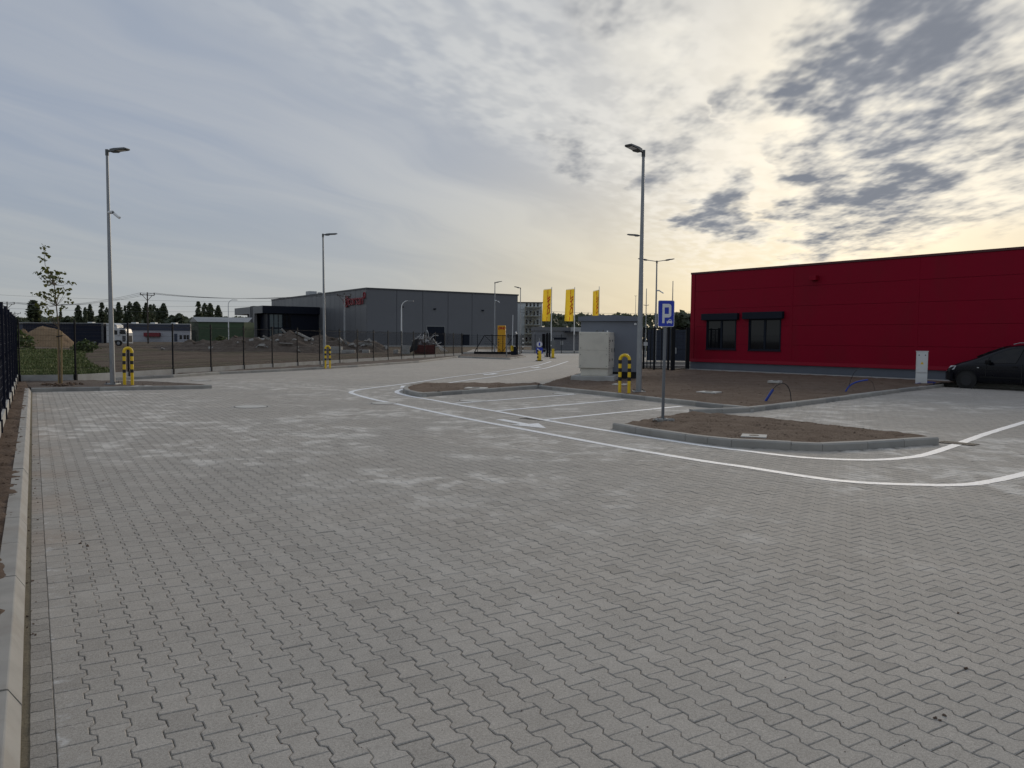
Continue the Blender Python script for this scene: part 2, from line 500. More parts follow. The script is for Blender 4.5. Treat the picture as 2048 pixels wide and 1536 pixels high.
# outlines of the planted beds on the ground (kerb faces)
ISL_M = [G(*p) for p in ((806, 783), (811, 787.5), (824, 791), (845, 794), (960, 785.5), (1076, 777.5), (1086, 771.2), (960, 771), (860, 770.5), (838, 772), (818, 776), (808, 780))]
ISL_N = [G(*p) for p in ((1224.6, 858), (1270.5, 867), (1299.8, 871.8), (1370, 882.5), (1415, 888.4), (1463, 893.8), (1582, 900), (1645, 902.7), (1735.5, 898.5), (1878, 889), (1853, 880), (1660, 857), (1500, 840), (1386, 829.5))]
BED_G = [G(*p) for p in ((1076, 777.5), (1200, 790.5), (1340, 806.4), (1446, 818.5), (1500, 824.5), (1560, 817), (1680, 801.5), (1800, 785), (1888, 774))]
RB0 = G(1379, 744.5); RB0 = Vector((RB0.x, RB0.y))
_e = None
top0 = (CAM_H + 0, 0)
# red building wall line: corner and a second point found from its roof edge
RB_H = ZAT(1379, 545, RB0.y)
d2 = ray(2048, 492); k2 = (RB_H - CAM_H) / d2.z
RB1 = Vector((d2.x * k2, k2))
RE = (RB1 - RB0).normalized()
RNrm = Vector((-RE.y, RE.x))                    # away from the camera
if RNrm.y < 0: RNrm = -RNrm
BED_G += [Vector(RB0 + RE * 15.5 - RNrm * 0.7), Vector(RB0 - RNrm * 0.7), Vector(RB0 - RE * 3.4 - RNrm * 0.9), G(1150, 752), G(1090, 770.5)]
BED_L = [G(*p) for p in ((62, 784), (200, 781.5), (330, 779), (424, 777), (400, 772.5), (300, 767.5), (140, 764.5), (44, 768))]
BEDS = [ISL_M, ISL_N, BED_G, BED_L]

# fence line (far) and its kerb
FA, FB_ = G(158.6, 760, 0.1), G(922.6, 710.3, 0.1)
FD = (FB_ - FA).normalized()
FKERB = [G(*p) for p in ((128, 765.5), (347, 755), (440, 748.5), (560, 743), (655, 737.5), (715, 734), (780, 729), (838, 725), (880, 719.5), (917, 715))]
GATE_PAD = [G(*p) for p in ((917, 715), (1018, 719), (1052, 713.5), (1030, 708.5), (950, 708.5), (917, 710))]

LOT_NEAR = 31.0


def lot_ok(p):
    if p.y > LOT_NEAR: return False
    for b in BEDS:
        if inpoly(p, b): return False
    return True


def make_pavement():
    pav = structure('pavement')
    # joint bed under the blocks
    mb = MB()
    c = [sw(-4, -0.02), sw(-4, 30), Vector((24, 10)), Vector((30, LOT_NEAR)), Vector((-22, LOT_NEAR))]
    far_l = KA + KD * ((LOT_NEAR - KA.y) / KD.y)
    c = [sw(-4, -0.02), Vector((26, -3)), Vector((30, LOT_NEAR)), Vector((far_l.x, LOT_NEAR))]
    mb.add([(p.x, p.y, -0.0065) for p in c], [(0, 1, 2, 3)])
    mb.build('joint_bed', JOINT, pav)
    # far field of paving, beyond the distance at which blocks can be told apart
    mb = MB()
    pts = [(far_l.x - 3, LOT_NEAR - 0.15), (34, LOT_NEAR - 0.15), (46, 60), (46, 130), (-6.5, 130), (-5, 92)]
    fk = [(p.x, p.y) for p in FKERB][::-1]
    pts = pts[:5] + [(-6.0, 100)] + fk
    mb.add([(p[0], p[1], -0.006) for p in pts], [tuple(range(len(pts)))])
    mb.build('far_paving', PAVEFAR, pav)

    # one block of the interlocking double-T kind
    a, b, L, y1, y2 = 0.0810, 0.0550, 0.0980, 0.063, 0.037

    def outline(edge=False, inset=0.0):
        A, B, l = a - inset, b - inset, L - inset
        rt = [(A, -l), (A, -y1), (B, -y2), (B, y2), (A, y1), (A, l)]
        lf = [(-x, y) for x, y in rt[::-1]]
        if edge: lf = [(-(0.070 - inset), l), (-(0.070 - inset), y1), (-(0.070 - inset), y2), (-(0.070 - inset), -y2), (-(0.070 - inset), -y1), (-(0.070 - inset), -l)]
        return rt + lf
    o_in, o_out = np.array(outline(False, 0.0040)), np.array(outline(False))
    e_in, e_out = np.array(outline(True, 0.0040)), np.array(outline(True))
    ang = math.atan2(KD.y, KD.x) - math.pi / 2
    ca, sa = math.cos(ang), math.sin(ang)
    blocks = []
    ncol = 330
    for k in range(ncol):
        w = 0.132 + 0.070 + 0.14 * k
        off = 0.1 if k % 2 else 0.0
        for j in range(-160, 185):
            s = 0.2 * j + off
            p = sw(s, w)
            if p.y < 0.9 or p.y > LOT_NEAR or p.x > 24: continue
            if p.x > 0.68 * p.y + 1.6 or p.x < -0.72 * p.y - 1.0: continue
            if not lot_ok(p): continue
            blocks.append((p.x, p.y, k == 0))
    B = np.array([(x, y) for x, y, e in blocks]); E = np.array([e for *_, e in blocks])
    n = len(B)
    tint = 1.0 + np.random.normal(0, 0.028, n)
    tint *= np.where(np.random.rand(n) < 0.05, np.random.uniform(0.86, 0.95, n), 1.0)
    zj = np.random.normal(0, 0.0009, n); tx = np.random.normal(0, 0.006, n); ty = np.random.normal(0, 0.006, n)
    vis = []
    for i in range(n):
        u, v = PROJ((B[i, 0], B[i, 1], 0))
        vis.append(B[i, 1] if (-15 < u < 2063 and v < 1550) else 1e6)
    order = np.argsort(vis)
    single = set(order[:300].tolist())
    # shared meshes for the single blocks
    variants = {}

    def block_mesh(i, tv, edge):
        key = (tv, edge)
        if key in variants: return variants[key]
        oi, oo = (e_in, e_out) if edge else (o_in, o_out)
        m_ = len(oi)
        V = [(x, y, 0) for x, y in oi] + [(x, y, -0.0042) for x, y in oo] + [(x, y, -0.06) for x, y in oo]
        Fs = [tuple(range(m_))]
        for q in range(m_):
            r = (q + 1) % m_
            Fs.append((q, m_ + q, m_ + r, r)); Fs.append((m_ + q, 2 * m_ + q, 2 * m_ + r, m_ + r))
        me = bpy.data.meshes.new('paving_block'); me.from_pydata(V, [], Fs); me.update()
        at = me.attributes.new('tint', 'FLOAT', 'POINT'); at.data.foreach_set('value', np.full(len(V), 0.88 + 0.03 * tv, dtype=np.float32))
        me.materials.append(PAVER); variants[key] = me
        return me
    for i in order[:300]:
        tv = int(np.clip(round((tint[i] - 0.88) / 0.03), 0, 8))
        o = link('paving_block', block_mesh(i, tv, bool(E[i])), None, pav, (B[i, 0], B[i, 1], zj[i]))
        o.rotation_euler = (tx[i], ty[i], ang + random.gauss(0, 0.006))
    rest = np.array([i for i in range(n) if i not in single])
    V = []; Fc = []; T = []
    m_ = 12

    def emit(idx, oi, oo, walls):
        x0, y0 = B[idx, 0][:, None], B[idx, 1][:, None]
        jit = np.random.normal(0, 0.0007, (len(idx), 2))

        def lay(o, dz):
            X = o[None, :, 0]; Y = o[None, :, 1]
            gx = x0 + jit[:, :1] + X * ca - Y * sa; gy = y0 + jit[:, 1:] + X * sa + Y * ca
            gz = zj[idx][:, None] + dz + X * ty[idx][:, None] * -1 + Y * tx[idx][:, None]
            return np.stack([gx, gy, gz], -1)
        L1, L2 = lay(oi, 0.0), lay(oo, -0.0042)
        arr = [L1, L2] + ([lay(oo, -0.05)] if walls else [])
        P = np.concatenate(arr, 1)
        return P
    me = bpy.data.meshes.new('paving_block_field')
    allV, loops, starts, totals, tints = [], [], [], [], []
    vbase = 0; lbase = 0
    near = rest[B[rest, 1] < 9.0]; farr = rest[B[rest, 1] >= 9.0]
    for idxs, walls in ((near, True), (farr, False)):
        for edge in (False, True):
            idx = idxs[E[idxs] == edge]
            if len(idx) == 0: continue
            P = emit(idx, e_in if edge else o_in, e_out if edge else o_out, walls)
            nv = P.shape[1]
            allV.append(P.reshape(-1, 3)); tints.append(np.repeat(tint[idx], nv))
            faces = [list(range(m_))]
            for q in range(m_):
                r = (q + 1) % m_
                faces.append([q, m_ + q, m_ + r, r])
                if walls: faces.append([m_ + q, 2 * m_ + q, 2 * m_ + r, m_ + r])
            flat = np.array([x for f in faces for x in f]); tot = np.array([len(f) for f in faces])
            nb = len(idx)
            loops.append((flat[None, :] + vbase + np.arange(nb)[:, None] * nv).ravel())
            totals.append(np.tile(tot, nb))
            vbase += nb * nv
    V = np.concatenate(allV).astype(np.float32); loops = np.concatenate(loops).astype(np.int32); totals = np.concatenate(totals).astype(np.int32)
    starts = np.concatenate([[0], np.cumsum(totals)[:-1]]).astype(np.int32)
    me.vertices.add(len(V)); me.vertices.foreach_set('co', V.ravel())
    me.loops.add(len(loops)); me.loops.foreach_set('vertex_index', loops)
    me.polygons.add(len(totals)); me.polygons.foreach_set('loop_start', starts); me.polygons.foreach_set('loop_total', totals)
    me.update(calc_edges=True); me.validate(); me.shade_flat()
    at = me.attributes.new('tint', 'FLOAT', 'POINT'); at.data.foreach_set('value', np.concatenate(tints).astype(np.float32))
    tag(link('paving_block_field', me, PAVER, pav), kind='stuff')

    # gutter course along the kerb, with a strip of bedding sand
    mb = MB(); q = [sw(-3.5, -0.02), sw(-3.5, 0.032), sw(30, 0.032), sw(30, -0.02)]
    kend = (KB - KA).length
    q = [sw(-3.5, -0.02), sw(-3.5, 0.034), sw(kend, 0.034), sw(kend, -0.02)]
    mb.add([(p.x, p.y, -0.004) for p in q], [(0, 1, 2, 3)]); mb.build('gutter_sand', SANDSTRIP, pav)
    gm = []
    for tv in range(5):
        pts = []
        n_ = 5
        wv = [0, 0.004, -0.005, 0.005, 0]
        top = [(-0.048 + 0.096 * i / 4, 0.056 + wv[i]) for i in range(5)]
        bot = [(-0.048 + 0.096 * i / 4, -0.056 + wv[i]) for i in range(5)]
        ol = bot + top[::-1]; m2 = len(ol)
        Vv = [(x * 0.96, y * 0.96, 0) for x, y in ol] + [(x, y, -0.004) for x, y in ol] + [(x, y, -0.05) for x, y in ol]
        Fs = [tuple(range(m2))]
        for a_ in range(m2):
            b_ = (a_ + 1) % m2
            Fs += [(a_, m2 + a_, m2 + b_, b_), (m2 + a_, 2 * m2 + a_, 2 * m2 + b_, m2 + b_)]
        mg = bpy.data.meshes.new('gutter_block'); mg.from_pydata(Vv, [], Fs); mg.update()
        at = mg.attributes.new('tint', 'FLOAT', 'POINT'); at.data.foreach_set('value', np.full(len(Vv), 0.80 + 0.045 * tv, dtype=np.float32))
        mg.materials.append(PAVER); gm.append(mg)
    ng = int(kend / 0.1165)
    for j in range(-28, ng):
        p = sw(0.1165 * j, 0.081)
        o = link('gutter_block', random.choice(gm), None, pav, (p.x, p.y, -0.0005 + random.gauss(0, 0.0006)))
        o.rotation_euler = (random.gauss(0, 0.006), random.gauss(0, 0.006), ang + random.gauss(0, 0.02))
    return pav


make_pavement()


# ------------------------------------------------------------------ kerbs, beds, markings
def kerb_run(path, side=1, stone=1.0, h=0.12, w=0.15, ch=(0.02, 0.025), name='kerb', mat=KERBD, gap=0.011, close=False):
    """kerb stones along a path of ground points; the stones lie on the left (side=+1) or right (-1) of the travel direction"""
    root = structure(name)
    segs = []
    for a, b in zip(path, path[1:]):
        L = (b - a).length
        n = max(1, round(L / stone))
        for i in range(n):
            segs.append((a.lerp(b, i / n), a.lerp(b, (i + 1) / n)))
    for i, (a, b) in enumerate(segs):
        d = (b - a).normalized(); nn = Vector((-d.y, d.x)) * side
        g_ = gap / 2
        L = (b - a).length
        # extend the back so that stones on a bend still meet
        dz = random.gauss(0, 0.0025); hh = h + dz
        prof = [(0.0, -0.1), (0.0, hh - ch[1]), (ch[0], hh - 0.003), (ch[0] + 0.006, hh), (w, hh), (w, -0.1)]
        p0, p1 = g_, L - g_
        V = []
        for t in (p0, p1):
            for x, z in prof:
                q = a + d * t + nn * (x + random.gauss(0, 0.0008))
                V.append((q.x, q.y, z))
        m_ = len(prof)
        Fs = [tuple(range(m_)), tuple(range(2 * m_ - 1, m_ - 1, -1))] + [(k, m_ + k, m_ + (k + 1) % m_, (k + 1) % m_) for k in range(m_)]
        if side < 0: Fs = [f[::-1] for f in Fs]
        me = bpy.data.meshes.new('kerb_stone'); me.from_pydata(V, [], Fs); me.update()
        bm = bmesh.new(); bm.from_mesh(me); bmesh.ops.recalc_face_normals(bm, faces=bm.faces); bm.to_mesh(me); bm.free()
        link('kerb_stone', me, mat if mat is not KERBD else random.choice((KERBD, KERBD, KERBD2, KERBD3)), root)
    # bedding mortar below the stones, seen in the joints
    mb = MB()
    for a, b in segs:
        d = (b - a).normalized(); nn = Vector((-d.y, d.x)) * side
        q = [a + nn * 0.012, b + nn * 0.012, b + nn * (w - 0.01), a + nn * (w - 0.01)]
        mb.prism([(p.x, p.y) for p in (q if side > 0 else q[::-1])], -0.1, h - 0.02 - ch[1])
    tag(mb.build('bedding', CONC, root), kind='stuff')
    return root


def soil_sheet(name, poly, zfun, mat, step=0.22, amp=0.02, seed=0, kind='structure', freq=3.0):
    rnd = random.Random(seed)
    xs = [p[0] for p in poly]; ys = [p[1] for p in poly]
    pts = []
    n = len(poly); bound = []
    for i in range(n):
        a, b = Vector(poly[i]), Vector(poly[(i + 1) % n]); L = (b - a).length; m_ = max(1, int(L / step))
        for k in range(m_): bound.append(a.lerp(b, k / m_))
    y = min(ys)
    while y < max(ys):
        x = min(xs)
        while x < max(xs):
            p = Vector((x + rnd.uniform(-.4, .4) * step, y + rnd.uniform(-.4, .4) * step))
            if inpoly(p, poly): pts.append(p)
            x += step
        y += step
    nb = len(bound)
    r = mgeo.delaunay_2d_cdt(bound + pts, [(i, (i + 1) % nb) for i in range(nb)], [], 1, 1e-5)
    V = [(v.x, v.y, zfun(v) + amp * mnoise.fractal(Vector((v.x * freq, v.y * freq, seed)), 1.0, 2.0, 4)) for v in r[0]]
    me = bpy.data.meshes.new(name); me.from_pydata(V, [], [tuple(f) for f in r[2]]); me.update()
    bm = bmesh.new(); bm.from_mesh(me); bmesh.ops.recalc_face_normals(bm, faces=bm.faces)
    if bm.faces and sum(f.normal.z for f in bm.faces) < 0: bmesh.ops.reverse_faces(bm, faces=bm.faces)
    bm.to_mesh(me); bm.free(); me.shade_smooth()
    return tag(link(name, me, mat), kind=kind)


def clods(name, poly, n, zfun, mat, rmin=0.012, rmax=0.045, seed=1, parent=None):
    rnd = random.Random(seed); mb = MB()
    xs = [p[0] for p in poly]; ys = [p[1] for p in poly]
    base = [(0, 0, 1), (0.9, 0, 0.4), (0.28, 0.85, 0.4), (-0.72, 0.52, 0.4), (-0.72, -0.52, 0.4), (0.28, -0.85, 0.4), (0.7, 0.5, -0.4), (-0.27, 0.83, -0.4), (-0.9, 0, -0.4), (-0.27, -0.83, -0.4), (0.7, -0.5, -0.4)]
    fs = [(0, 1, 2), (0, 2, 3), (0, 3, 4), (0, 4, 5), (0, 5, 1), (1, 6, 2), (2, 6, 7), (2, 7, 3), (3, 7, 8), (3, 8, 4), (4, 8, 9), (4, 9, 5), (5, 9, 10), (5, 10, 1), (1, 10, 6)]
    c = 0; tries = 0
    while c < n and tries < n * 40:
        tries += 1
        p = (rnd.uniform(min(xs), max(xs)), rnd.uniform(min(ys), max(ys)))
        if not inpoly(p, poly): continue
        c += 1
        r = rmin + (rmax - rmin) * rnd.random() ** 3
        sx, sy, sz = r * rnd.uniform(.8, 1.6), r * rnd.uniform(.8, 1.6), r * rnd.uniform(.25, .55)
        z = zfun(Vector(p)); a = rnd.uniform(0, 6.3)
        vs = []
        for b in base:
            k = rnd.uniform(.8, 1.2); x, y = b[0] * sx * k, b[1] * sy * k
            vs.append((p[0] + x * math.cos(a) - y * math.sin(a), p[1] + x * math.sin(a) + y * math.cos(a), z + b[2] * sz * k + sz * 0.3))
        mb.add(vs, fs)
    return mb.build(name, mat, parent)


def shrink(poly, d):
    """polygon offset inwards by about d (towards each corner's interior)"""
    n = len(poly); out = []
    area = sum(poly[i][0] * poly[(i + 1) % n][1] - poly[(i + 1) % n][0] * poly[i][1] for i in range(n))
    sg = 1 if area > 0 else -1
    for i in range(n):
        a, b, c = Vector(poly[i - 1]), Vector(poly[i]), Vector(poly[(i + 1) % n])
        e1, e2 = (b - a).normalized(), (c - b).normalized()
        n1, n2 = Vector((-e1.y, e1.x)) * sg, Vector((-e2.y, e2.x)) * sg
        m_ = (n1 + n2)
        m_ = m_.normalized() if m_.length > 0.3 else n1
        out.append(b + m_ * d)
    return out


def build_beds():
    # left kerb with a broad chamfer
    L = (KB - KA).length
    kerb_run([sw(-3.5, 0), sw(L, 0)], side=1, stone=1.0, h=0.125, w=0.16, ch=(0.05, 0.085), mat=KERB)
    # soil strip under the fence
    strip = [sw(-3.5, -0.075), sw(L + 0.1, -0.075), sw(L + 4.2, -0.15), sw(L + 4.2, -3.0), sw(-3.5, -3.0)]
    s1 = soil_sheet('fence_strip', [(p.x, p.y) for p in strip], lambda v: 0.123 - 0.016 * max(0.0, (Vector((v[0], v[1])) - KA).dot(KN) + 0.17) / 0.085, SOIL, 0.05, 0.032, 3, freq=3.5)
    cs = [(sw(-3.5, -0.10)), sw(L, -0.10), sw(L, -0.5), sw(-3.5, -0.5)]
    clods('soil_clods', cs, 1500, lambda v: 0.12, SOIL, 0.004, 0.022, 4, s1)['kind'] = 'stuff'
    # left bed, front kerb and the thin back edge
    kerb_run([BED_L[0], BED_L[1], BED_L[2], BED_L[3]], side=1, h=0.12, w=0.15)
    poly = shrink(BED_L[:], 0.05)
    s2 = soil_sheet('planting_bed', [(p.x, p.y) for p in poly], lambda v: 0.095, SOILP, 0.3, 0.03, 5)
    clods('soil_clods', poly, 500, lambda v: 0.087, SOILP, 0.008, 0.03, 6, s2)['kind'] = 'stuff'
    # middle island
    kerb_run(ISL_M[-3:] + ISL_M[:4], side=1, stone=0.5, h=0.12)
    kerb_run(ISL_M[3:6], side=1, stone=1.0, h=0.12)
    kerb_run([ISL_M[6], ISL_M[9]], side=1, stone=1.0, h=0.06, w=0.08)
    poly = shrink(ISL_M, 0.09)
    s3 = soil_sheet('planting_bed', [(p.x, p.y) for p in poly], lambda v: 0.105, SOIL, 0.22, 0.045, 7)
    clods('soil_clods', poly, 700, lambda v: 0.1, SOIL, 0.008, 0.03, 8, s3)['kind'] = 'stuff'
    # bed of the generator and the red building
    kerb_run(BED_G[0:5], side=1, h=0.12)
    kerb_run([G(1386, 829.5)] + BED_G[4:9], side=1, h=0.12)
    wl = lambda v: 0.10 + 0.10 * max(0.0, min(1.0, 1 - ((Vector((v[0], v[1])) - RB0).dot(-RNrm) - 0.5) / 5.0))
    poly = shrink(BED_G, 0.07)
    s4 = soil_sheet('planting_bed', [(p.x, p.y) for p in poly], wl, SOIL, 0.22, 0.035, 9)
    clods('soil_clods', poly, 2600, lambda v: wl(v) - .004, SOIL, 0.008, 0.034, 10, s4)['kind'] = 'stuff'
    # front island
    kerb_run(ISL_N[0:10], side=1, stone=0.78, h=0.125)
    kerb_run([ISL_N[13], ISL_N[12], ISL_N[11], ISL_N[10]], side=-1, stone=1.0, h=0.075, w=0.06, ch=(0.005, 0.008))
    poly = shrink(ISL_N, 0.06)
    s5 = soil_sheet('planting_bed', [(p.x, p.y) for p in poly], lambda v: 0.09, SOIL, 0.12, 0.03, 11)
    clods('soil_clods', poly, 2400, lambda v: 0.087, SOIL, 0.005, 0.02, 12, s5)['kind'] = 'stuff'
    # verge below the far fence
    kerb_run(FKERB, side=1, stone=1.0, h=0.12)
    back = [Vector(FA - FD * 2.2 + Vector((-1.2, 1.0))), Vector(FA + FD * 30 + Vector((-1.2, 0.2))), Vector(FB_ + Vector((-1.0, 0.2)))]
    poly = [Vector(p) + Vector((-0.05, 0.05)) for p in FKERB] + back[::-1]
    soil_sheet('fence_verge', [(p.x, p.y) for p in poly], lambda v: 0.10, SOILP, 0.5, 0.05, 13)
    kerb_run(GATE_PAD[0:3], side=1, stone=1.0, h=0.12)
    mb = MB(); mb.prism([(p.x, p.y) for p in shrink(GATE_PAD, 0.14)], -0.05, 0.118)
    tag(mb.build('gate_pad', SOILP), kind='structure')


build_beds()


def ribbon(name, pts, width, z=0.0045, parent=None, mat=PAINT, wob=0.006):
    n = len(pts); L, Rr = [], []
    for i, p in enumerate(pts):
        d = (pts[min(i + 1, n - 1)] - pts[max(i - 1, 0)]).normalized(); nn = Vector((-d.y, d.x))
        wl = width / 2 + random.gauss(0, wob / 2); wr = width / 2 + random.gauss(0, wob / 2)
        L.append(p + nn * wl); Rr.append(p - nn * wr)
    mb = MB()
    V = [(p.x, p.y, z) for p in L] + [(p.x, p.y, z) for p in Rr]
    mb.add(V, [(n + i, n + i + 1, i + 1, i) for i in range(n - 1)])
    return mb.build(name, mat, parent)


def build_markings():
    root = structure('road_markings')
    outer = [(1102, 723), (1080, 729.5), (1055, 734.3), (1008, 741.7), (914.4, 752.9), (820.6, 766.3), (750, 775.3), (715, 780.3), (702, 784.6), (711, 789.2), (750, 799.6), (797, 808.8), (914, 833.6), (1048, 859), (1240, 894.5), (1400, 921.3), (1495, 935), (1621, 954.6), (1716, 965), (1843, 970), (1922, 970), (1970, 965), (2048, 948), (2180, 912)]
    inner1 = [(1136, 722.7), (1097, 735), (1070, 740), (1008, 750.4), (914.4, 763.3), (874.5, 769.5)]
    inner2 = [(808, 777.8), (795, 782), (797, 786.6), (825, 793.6), (870, 801), (914.4, 809.5), (994, 823), (1088, 840), (1160, 852.5), (1255, 868), (1400, 890.6), (1495, 902.5), (1590, 913.6), (1669, 918.7), (1748, 920), (1811, 916), (1859, 907.4), (1922, 886.3), (1970, 868.7), (2048, 845), (2160, 812)]
    for nm, pp, w in (('lane_line', outer, 0.155), ('lane_line', inner1, 0.15), ('lane_line', inner2, 0.155)):
        ribbon(nm, smooth_path([G(*p) for p in pp], 10), w, parent=root)
    for a, b in (((874.5, 769.7), (1086, 769.5)), ((908.5, 807.1), (1150, 788.6)), ((993, 822.0), (1248, 799.5)), ((1089, 839.7), (1364, 812.6))):
        A, B_ = G(*a), G(*b)
        ribbon('bay_line', [A.lerp(B_, i / 24) for i in range(25)], 0.16, z=0.0048, parent=root)
    # straight arrows in the lane

    def arrow(px, py, a, b, sc=1.0):
        p = G(px, py); d = (G(*b) - G(*a)).normalized(); nn = Vector((-d.y, d.x))
        sh = [(-1.0, 0.07), (0.1, 0.07), (0.1, 0.24), (1.0, 0.0), (0.1, -0.24), (0.1, -0.07), (-1.0, -0.07)]
        mb = MB(); V = [p + d * (x * sc) + nn * (y * sc * 1.5) for x, y in sh]
        mb.add([(q.x, q.y, 0.005) for q in V], [(6, 5, 4, 3, 2, 1, 0)])
        mb.build('arrow_marking', PAINT, root)
    arrow(1044, 847.5, (800, 800), (1088, 855), 0.95)
    arrow(829, 771.7, (950, 754), (800, 774), 1.3)
    arrow(983, 748, (1050, 738), (950, 753), 1.2)
    arrow(1073, 735, (1100, 729), (1050, 738), 1.2)
    # zebra beyond the gate
    for i, x in enumerate((1112, 1127, 1143, 1160)):
        a, b = G(x - 5.5, 709.4), G(x + 5.5, 709.9)
        ribbon('zebra_stripe', [a, b], 0.9, z=0.003, parent=root)


build_markings()


# ------------------------------------------------------------------ the land beyond
def build_land():
    mb = MB(); s = 3000
    mb.add([(-s, -60, -0.16), (s, -60, -0.16), (s, s, -0.16), (-s, s, -0.16)], [(0, 1, 2, 3)])
    tag(mb.build('ground', DIRT), kind='structure')
    # rough field between the fence and the hall

    def zf(v):
        x, y = v
        far = min(1, max(0, (y - 36) / 20))
        return 0.0 + far * (0.10 + 0.22 * mnoise.fractal(Vector((x * 0.12, y * 0.1, 2)), 1.0, 2.0, 4)) + 0.04 * mnoise.noise(Vector((x, y, 0)))
    poly = [(FA.x - 0.6, FA.y + 0.3), (FA.x + FD.x * 30 - 0.6, FA.y + FD.y * 30), (FB_.x - 0.6, FB_.y), (-9, 108), (-60, 112), (-75, 100), (-34, 42)]
    soil_sheet('dirt_field', poly, zf, DIRT, 0.9, 0.05, 21, freq=1.2)
    gp = [(-16.0, 30.3), (-16.6, 33.0), (-20.5, 40.0), (-24.5, 46), (-32.5, 60), (-42, 78), (-60, 90), (-70, 70), (-40, 34), (-18.6, 29.6)]
    gz = lambda v: 0.03 + 0.004 * max(0, v[1] - 34) + 0.12 * mnoise.noise(Vector((v[0] * .3, v[1] * .3, 4)))
    so = soil_sheet('grass_bank', gp, gz, GRASSG, 0.7, 0.06, 22, freq=0.8)
    # blades
    rnd = random.Random(5); mb = MB(); n = 0
    while n < 20000:
        y = 29.6 + 58 * rnd.random() ** 1.9; x = rnd.uniform(-0.66 * y, -0.30 * y)
        if not inpoly((x, y), gp): continue
        if mnoise.noise(Vector((x * .35, y * .2, 8))) < -0.18 and rnd.random() < 0.85: continue
        n += 1
        z = gz((x, y)) - 0.02; h = rnd.uniform(0.05, 0.16) * (1 + 0.006 * y); a = rnd.uniform(0, 6.3); w = rnd.uniform(0.02, 0.05) * (1 + y * 0.02)
        lx, ly = rnd.uniform(-.12, .12), rnd.uniform(-.12, .12)
        mb.add([(x - w * math.cos(a), y - w * math.sin(a), z), (x + w * math.cos(a), y + w * math.sin(a), z), (x + lx, y + ly, z + h)], [(0, 1, 2)])
    gm = bpy.data.materials.new('grass_blade'); gm.use_nodes = True
    N = NT(gm.node_tree); b = gm.node_tree.nodes['Principled BSDF']
    pos = N.n('ShaderNodeNewGeometry').outputs['Position']
    c = N.mix(N.noise(pos, 0.9, 4), (0.06, 0.095, 0.018), (0.15, 0.17, 0.045))
    gm.node_tree.links.new(c, b.inputs['Base Color']); b.inputs['Roughness'].default_value = 0.7
    tag(mb.build('rough_grass', gm), 'rough green grass growing behind the far mesh fence', 'grass', kind='stuff')
    return gm


GRASSB = build_land()


# ------------------------------------------------------------------ leaves / trees
def leaf_mat(name, c1, c2, trans=0.3):
    m = bpy.data.materials.new(name); m.use_nodes = True
    N = NT(m.node_tree); b = m.node_tree.nodes['Principled BSDF']
    pos = N.n('ShaderNodeNewGeometry').outputs['Position']
    c = N.mix(N.rng(N.noise(pos, 3.0, 3), 0.3, 0.7), c1, c2)
    m.node_tree.links.new(c, b.inputs['Base Color']); b.inputs['Roughness'].default_value = 0.55
    tr = N.n('ShaderNodeBsdfTranslucent'); m.node_tree.links.new(c, tr.inputs['Color'])
    mx = N.n('ShaderNodeMixShader'); mx.inputs[0].default_value = trans
    m.node_tree.links.new(b.outputs[0], mx.inputs[1]); m.node_tree.links.new(tr.outputs[0], mx.inputs[2])
    m.node_tree.links.new(mx.outputs[0], m.node_tree.nodes['Material Output'].inputs[0])
    return m


BARK = M('bark', (0.13, 0.10, 0.07), 0.9, var=0.3, scale=12, bump=0.01, bscale=40)
STAKE = M('stake_wood', (0.30, 0.21, 0.10), 0.8, var=0.2, scale=8, stretch=(4, 4, 0.5))
LEAF_MAPLE = leaf_mat('maple_leaf', (0.055, 0.075, 0.012), (0.13, 0.125, 0.022), 0.4)
LEAF_POP = leaf_mat('poplar_leaf', (0.07, 0.09, 0.05), (0.11, 0.13, 0.07))
LEAF_FAR = leaf_mat('wood_leaf', (0.065, 0.082, 0.05), (0.10, 0.12, 0.07))
LEAF_BUSH = leaf_mat('bush_leaf', (0.05, 0.08, 0.02), (0.11, 0.15, 0.04))


def maple_leaf(mb, p, size, rnd):
    # a drooping five-lobed leaf
    a = rnd.uniform(0, 6.28); tilt = rnd.uniform(0.5, 1.3)
    pts = [(0, 0), (0.32, 0.05), (0.5, 0.36), (0.24, 0.42), (0.30, 0.78), (0, 0.98), (-0.30, 0.78), (-0.24, 0.42), (-0.5, 0.36), (-0.32, 0.05)]
    Mx = Matrix.Rotation(a, 3, 'Z') @ Matrix.Rotation(-tilt, 3, 'X') @ Matrix.Rotation(rnd.uniform(-.5, .5), 3, 'Y')
    V = [Vector(p) + Mx @ Vector((x * size, y * size, -abs(x) * size * 0.25)) for x, y in pts]
    mb.add(V, [(0, 1, 2, 3), (0, 3, 4, 5), (0, 5, 6, 7), (0, 7, 8, 9)])


